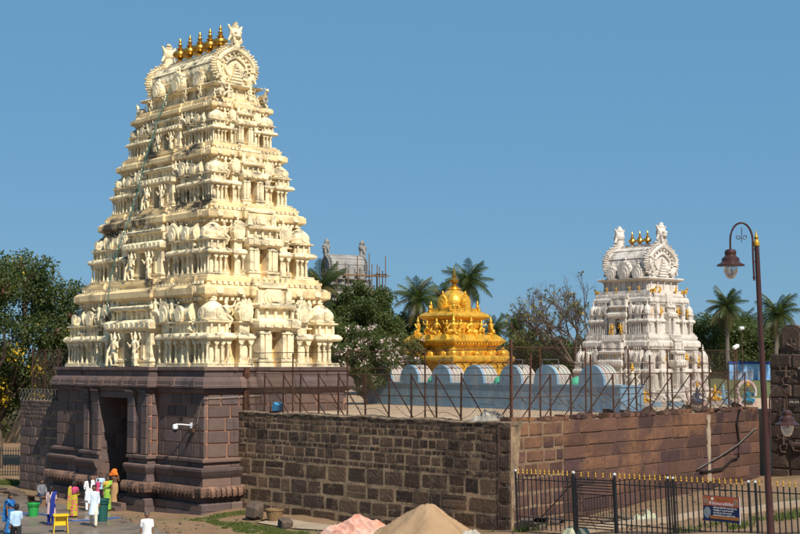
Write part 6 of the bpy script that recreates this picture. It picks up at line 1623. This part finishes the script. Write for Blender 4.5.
def person(label, x, y, face, h=1.62, la='down', ra='down', legs='stand', top=('shirt', 'cloth_white'), low=('trousers', 'cloth_black'), hair='short', hmat='hair', drape=None, z=.012, extra=None, turn=0):
    """face: heading in degrees, 0 looks at the camera (-Y), positive turns to the picture's right"""
    t = thing('person', label, 'person', (x, y, z), radians(face)); k = h / 1.65
    skin = []
    hd = (0, -.01, 1.53)
    skin += [('e', hd, (.078, .094, .112)), ('e', (0, -.045, 1.485), (.055, .055, .065)), C((0, .01, 1.36), (0, 0, 1.44), .052, .048), ('e', (0, -.105, 1.515), (.014, .022, .024)), ('e', (.08, 0, 1.52), (.014, .022, .032)), ('e', (-.08, 0, 1.52), (.014, .022, .032)), ('e', (0, -.098, 1.468), (.026, .012, .009))]
    skin += [C((0, 0, 1.02), (0, 0, 1.27), .12, .14), C((-.125, 0, 1.33), (.125, 0, 1.33), .058, .058), C((0, 0, .9), (0, 0, .98), .135, .13), C((0, 0, 1.27), (0, 0, 1.36), .11, .06)]
    hips = {'stand': (((.09, 0, .86), (.095, -.01, .46), (.095, .02, .07)), ((-.09, 0, .86), (-.095, -.01, .46), (-.095, .02, .07))),
            'walk': (((.09, 0, .86), (.095, -.16, .50), (.095, -.22, .08)), ((-.09, 0, .86), (-.095, .08, .46), (-.095, .26, .13))),
            'sit': (((.10, 0, .52), (.16, -.42, .53), (.15, -.44, .08)), ((-.10, 0, .52), (-.14, -.40, .53), (-.15, -.30, .08)))}[legs]
    dz = -.38 if legs == 'sit' else 0.0
    if dz: skin = [tuple([p[0]] + [tuple([v[0], v[1] - .04, v[2] + dz]) if isinstance(v, tuple) and i in (1, 2) and len(v) == 3 and (p[0] == 'c' or i == 1) else v for i, v in enumerate(p[1:], 1)]) for p in skin]
    legp = []
    for hip, kn, an in hips:
        legp += [(hip, kn, .088, .062), (kn, an, .058, .040)]
        skin += [C(hip, kn, .082, .056), C(kn, an, .052, .036), C((an[0], an[1] + .02, an[2] - .03), (an[0], an[1] - .14, an[2] - .045), .038, .028)]
    armp = []
    for s, key in ((1, la), (-1, ra)):
        e, w = ARMS[key]; sh = Vector((s * .165, 0, 1.33 + dz)); e = Vector((s * e[0] * .93, e[1], e[2] + dz)); w = Vector((s * w[0] * .93, w[1], w[2] + dz))
        skin += [C(tuple(sh), tuple(e), .050, .040), C(tuple(e), tuple(w), .038, .026)] + hand(w, w - e, s)
        armp.append((sh, e, w))
    put('body', blob('body', skin, 'skin', .014, 2), t, (0, 0, 0), 0, k)
    off = -.04 if dz else 0
    global EYE
    if EYE is None: EYE = MB().ball((0, 0, 0), (.013, .008, .008), 6, 4).mesh('eye', 'hair')
    for s in (-1, 1): put('eye', EYE, t, (s * .031 * k, (-.096 + off) * k, (1.535 + dz) * k), 0, k)
    # hair
    H = [('e', (0, .006 + off, 1.588 + dz), (.087, .100, .075)), ('e', (0, .026 + off, 1.556 + dz), (.088, .096, .105)), ('e', (0, .05 + off, 1.51 + dz), (.082, .075, .09))]
    if hair == 'bun': H += [('e', (0, .12, 1.49), (.055, .05, .055))]
    if hair == 'braid': H += [C((0, .10, 1.48), (0, .12, 1.2), .045, .035), C((0, .12, 1.2), (.01, .13, .98), .034, .018)]
    if hair == 'long': H += [C((0, .09, 1.48), (0, .11, 1.25), .075, .07), C((0, .11, 1.25), (0, .12, 1.08), .07, .04)]
    if hair != 'turban': put('hair', blob('hair', H, hmat, .016, 2), t, (0, 0, 0), 0, k)
    else:
        put('turban', blob('turban', [('e', (0, .03, 1.585), (.13, .14, .09)), ('e', (0, .09, 1.49), (.17, .11, .12)), C((-.14, .10, 1.42), (.14, .10, 1.40), .08, .09)], 'cloth_orange', .016, 3), t, (0, 0, 0), 0, k)
    # upper garment
    kind, mat = top; T = []
    sh = lambda p: (p[0], p[1] + off, p[2] + dz)
    if kind in ('shirt', 'kurta', 'blouse'):
        T += [C(sh((0, 0, 1.0 if kind != 'blouse' else 1.12)), sh((0, 0, 1.26)), .142 if kind != 'blouse' else .13, .158), C(sh((-.125, 0, 1.325)), sh((.125, 0, 1.325)), .068, .068), C(sh((0, 0, 1.25)), sh((0, .01, 1.37)), .12, .062)]
        if kind == 'shirt': T += [('l', [(.86 + dz, .165, .135, 0, off), (1.0 + dz, .160, .130, 0, off), (1.2 + dz, .17, .125, 0, off)])]
        if kind == 'kurta': T += [('l', [(.48, .215, .20, 0, -.01), (.52, .21, .19, 0, -.01), (.8, .178, .155, 0, 0), (1.0, .162, .135, 0, 0), (1.2, .172, .128, 0, 0)])]
        sl = {'shirt': .9, 'kurta': 1.85, 'blouse': .55}[kind]
        for a, e, w in armp:
            if kind == 'shirt' and mat in ('cloth_skyblue', 'plaid'): sl = 1.6
            e2 = a.lerp(e, min(1, sl)); T.append(C(tuple(a), tuple(e2), .055, .050))
            if sl > 1: T.append(C(tuple(e), tuple(e.lerp(w, sl - 1)), .049, .040))
        put({'shirt': 'shirt', 'kurta': 'long_shirt', 'blouse': 'blouse'}[kind], blob('top', T, mat, .016, 3), t, (0, 0, 0), 0, k)
    # lower garment
    if low:
        kind, mat = low; T = []
        if kind == 'trousers':
            T += [C(sh((0, 0, .90)), sh((0, 0, .97)), .132, .128)]
            for a, b_, r0, r1 in legp: T.append(C(a, b_, r0 + .016, r1 + .018 if b_[2] > .2 else r1 + .022))
        else:           # sari skirt or wrapped cloth down to the ankle
            sw = .03 if legs == 'walk' else 0
            T += [('l', [(.05, .20 + sw, .19 + sw * 2, 0, 0), (.10, .205 + sw, .19 + sw * 2, 0, 0), (.35, .19, .165 + sw, 0, 0), (.62, .185, .155, 0, 0), (.85, .18, .15, 0, 0), (1.03, .145, .122, 0, 0)])]
        put({'trousers': 'trousers', 'sari': 'sari_skirt', 'dhoti': 'wrapped_cloth'}[kind], blob('low', T, mat, .016, 3), t, (0, 0, 0), 0, k)
    if drape:           # cloth end carried over one shoulder and falling behind
        mat, s, ln = drape; T = []
        path = [(-s * .14, -.06, 1.02), (-s * .05, -.145, 1.14), (s * .08, -.14, 1.26), (s * .15, -.03, 1.40), (s * .15, .08, 1.33), (s * .13, .15, 1.12), (s * .13, .19, 1.12 - ln * .5), (s * .12, .21, 1.12 - ln)]
        for a, b_ in zip(path[:-1], path[1:]):
            for q_ in (-.07, -.025, .025, .07): T.append(C((a[0] + q_, a[1] + abs(q_) * .2, a[2]), (b_[0] + q_, b_[1] + abs(q_) * .2, b_[2]), .030, .030))
        put('sari_drape', blob('drape', T, mat, .016, 2), t, (0, 0, 0), 0, k)
    for s, key in ((1, 0), (-1, 1)):
        pass
    if extra: extra(t, k)
    return t
person('man in a long pale blue shirt walking past the dark teal dustbin', -12.6, 56.1, 12, 1.70, 'swing', 'swingf', 'walk', ('kurta', 'cloth_palblue'), ('trousers', 'cloth_offwhite'), 'short')
person('woman in a yellow sari with pink dots seen from behind', -14.25, 59.6, 165, 1.56, 'down', 'fwd', 'stand', ('blouse', 'cloth_magenta'), ('sari', 'sari_dots'), 'bun', drape=('sari_dots', 1, .75))
person('woman with long black hair in white clothes carrying a child', -14.2, 62.2, -150, 1.60, 'hold', 'hold', 'stand', ('kurta', 'cloth_white'), ('trousers', 'cloth_white'), 'long', drape=('cloth_white', -1, .6))
person('small child in pink held by the woman in white', -13.72, 61.85, -30, .86, 'down', 'fwd', 'stand', ('kurta', 'cloth_magenta'), ('trousers', 'cloth_pinkwhite'), 'short', z=.62)
person('woman with a dark blue shawl and braid beside the yellow stool', -14.45, 56.5, 172, 1.62, 'down', 'fwd', 'stand', ('kurta', 'cloth_pinkwhite'), ('trousers', 'cloth_navy'), 'braid', drape=('cloth_navy', -1, .72))
person('woman in a bright green sari on the doorway step', -13.36, 62.2, 28, 1.58, 'fwd', 'down', 'stand', ('blouse', 'cloth_gold'), ('sari', 'sari_green'), 'bun', drape=('sari_green', 1, .55))
person('man with an orange cloth over his head going in at the doorway', -13.22, 63.1, 165, 1.66, 'fwd', 'fwd', 'stand', ('blouse', 'skin'), ('dhoti', 'cloth_tan'), 'turban', z=.17)
person('woman in a light blue top and black trousers waiting near the doorway', -14.05, 63.9, 20, 1.58, 'down', 'hold', 'stand', ('shirt', 'cloth_skyblue'), ('trousers', 'cloth_black'), 'long')
person('man in a grey checked shirt sitting on the bench by the left wall', -17.0, 64.6, -55 + 90, 1.64, 'knee', 'knee', 'sit', ('shirt', 'plaid'), ('trousers', 'cloth_jeans'), 'short', z=-.02)
person('woman in a blue sari at the lower left corner', -15.3, 53.6, 60, 1.58, 'fwd', 'down', 'walk', ('blouse', 'cloth_royal'), ('sari', 'sari_royal'), 'bun', drape=('sari_royal', -1, .6))
person('man in a light blue shirt and black trousers at the lower left', -13.75, 48.9, -150, 1.66, 'down', 'fwd', 'walk', ('shirt', 'cloth_skyblue'), ('trousers', 'cloth_black'), 'short')
person('person in white and yellow cut off by the left picture edge', -14.45, 48.6, -120, 1.58, 'down', 'fwd', 'walk', ('shirt', 'cloth_offwhite'), ('sari', 'sari_dots'), 'bun')
person('grey haired man in a white shirt at the bottom edge before the gateway', -8.6, 46.4, 10, 1.66, 'down', 'down', 'walk', ('shirt', 'cloth_white'), ('trousers', 'cloth_offwhite'), 'short', 'hair_grey')

# loose pebbles and crumbs of mortar on the bare earth
r = np.random.RandomState(15); P = []
for A_, B_, n_, w_ in (((-8.5, 57.5), (3.4, 46.8), 330, 1.5), ((5.0, 47.6), (16, 61.5), 260, 1.3), ((6, 44.6), (15, 45.6), 120, 1.0), ((-12.5, 60.0), (-6.5, 50), 160, 1.2)):
    for i in range(n_):
        t_ = r.rand(); P.append((A_[0] + (B_[0] - A_[0]) * t_ + r.normal() * w_ * .5, A_[1] + (B_[1] - A_[1]) * t_ + r.normal() * w_ * .5))
Vp = []; Fp = []
oct_ = np.array([(1, 0, 0), (0, 1, 0), (-1, 0, 0), (0, -1, 0), (0, 0, 1), (0, 0, -1)], float); of = [(0, 1, 4), (1, 2, 4), (2, 3, 4), (3, 0, 4), (1, 0, 5), (2, 1, 5), (3, 2, 5), (0, 3, 5)]
for x, y in P:
    s_ = .02 + .07 * r.rand() ** 3; o_ = len(Vp); q_ = oct_ * s_ * r.uniform(.6, 1.4, (6, 3)); a_ = r.rand() * 6
    for v in q_: Vp.append((x + v[0] * cos(a_) - v[1] * sin(a_), y + v[0] * sin(a_) + v[1] * cos(a_), gz(x, y) + s_ * .3 + v[2] * .7))
    Fp += [tuple(k_ + o_ for k_ in f_) for f_ in of]
tag(put('gravel', from_np('gravel', Vp, Fp, 'rock')), 'loose pebbles strewn on the bare earth along the walls', 'gravel', kind='stuff')
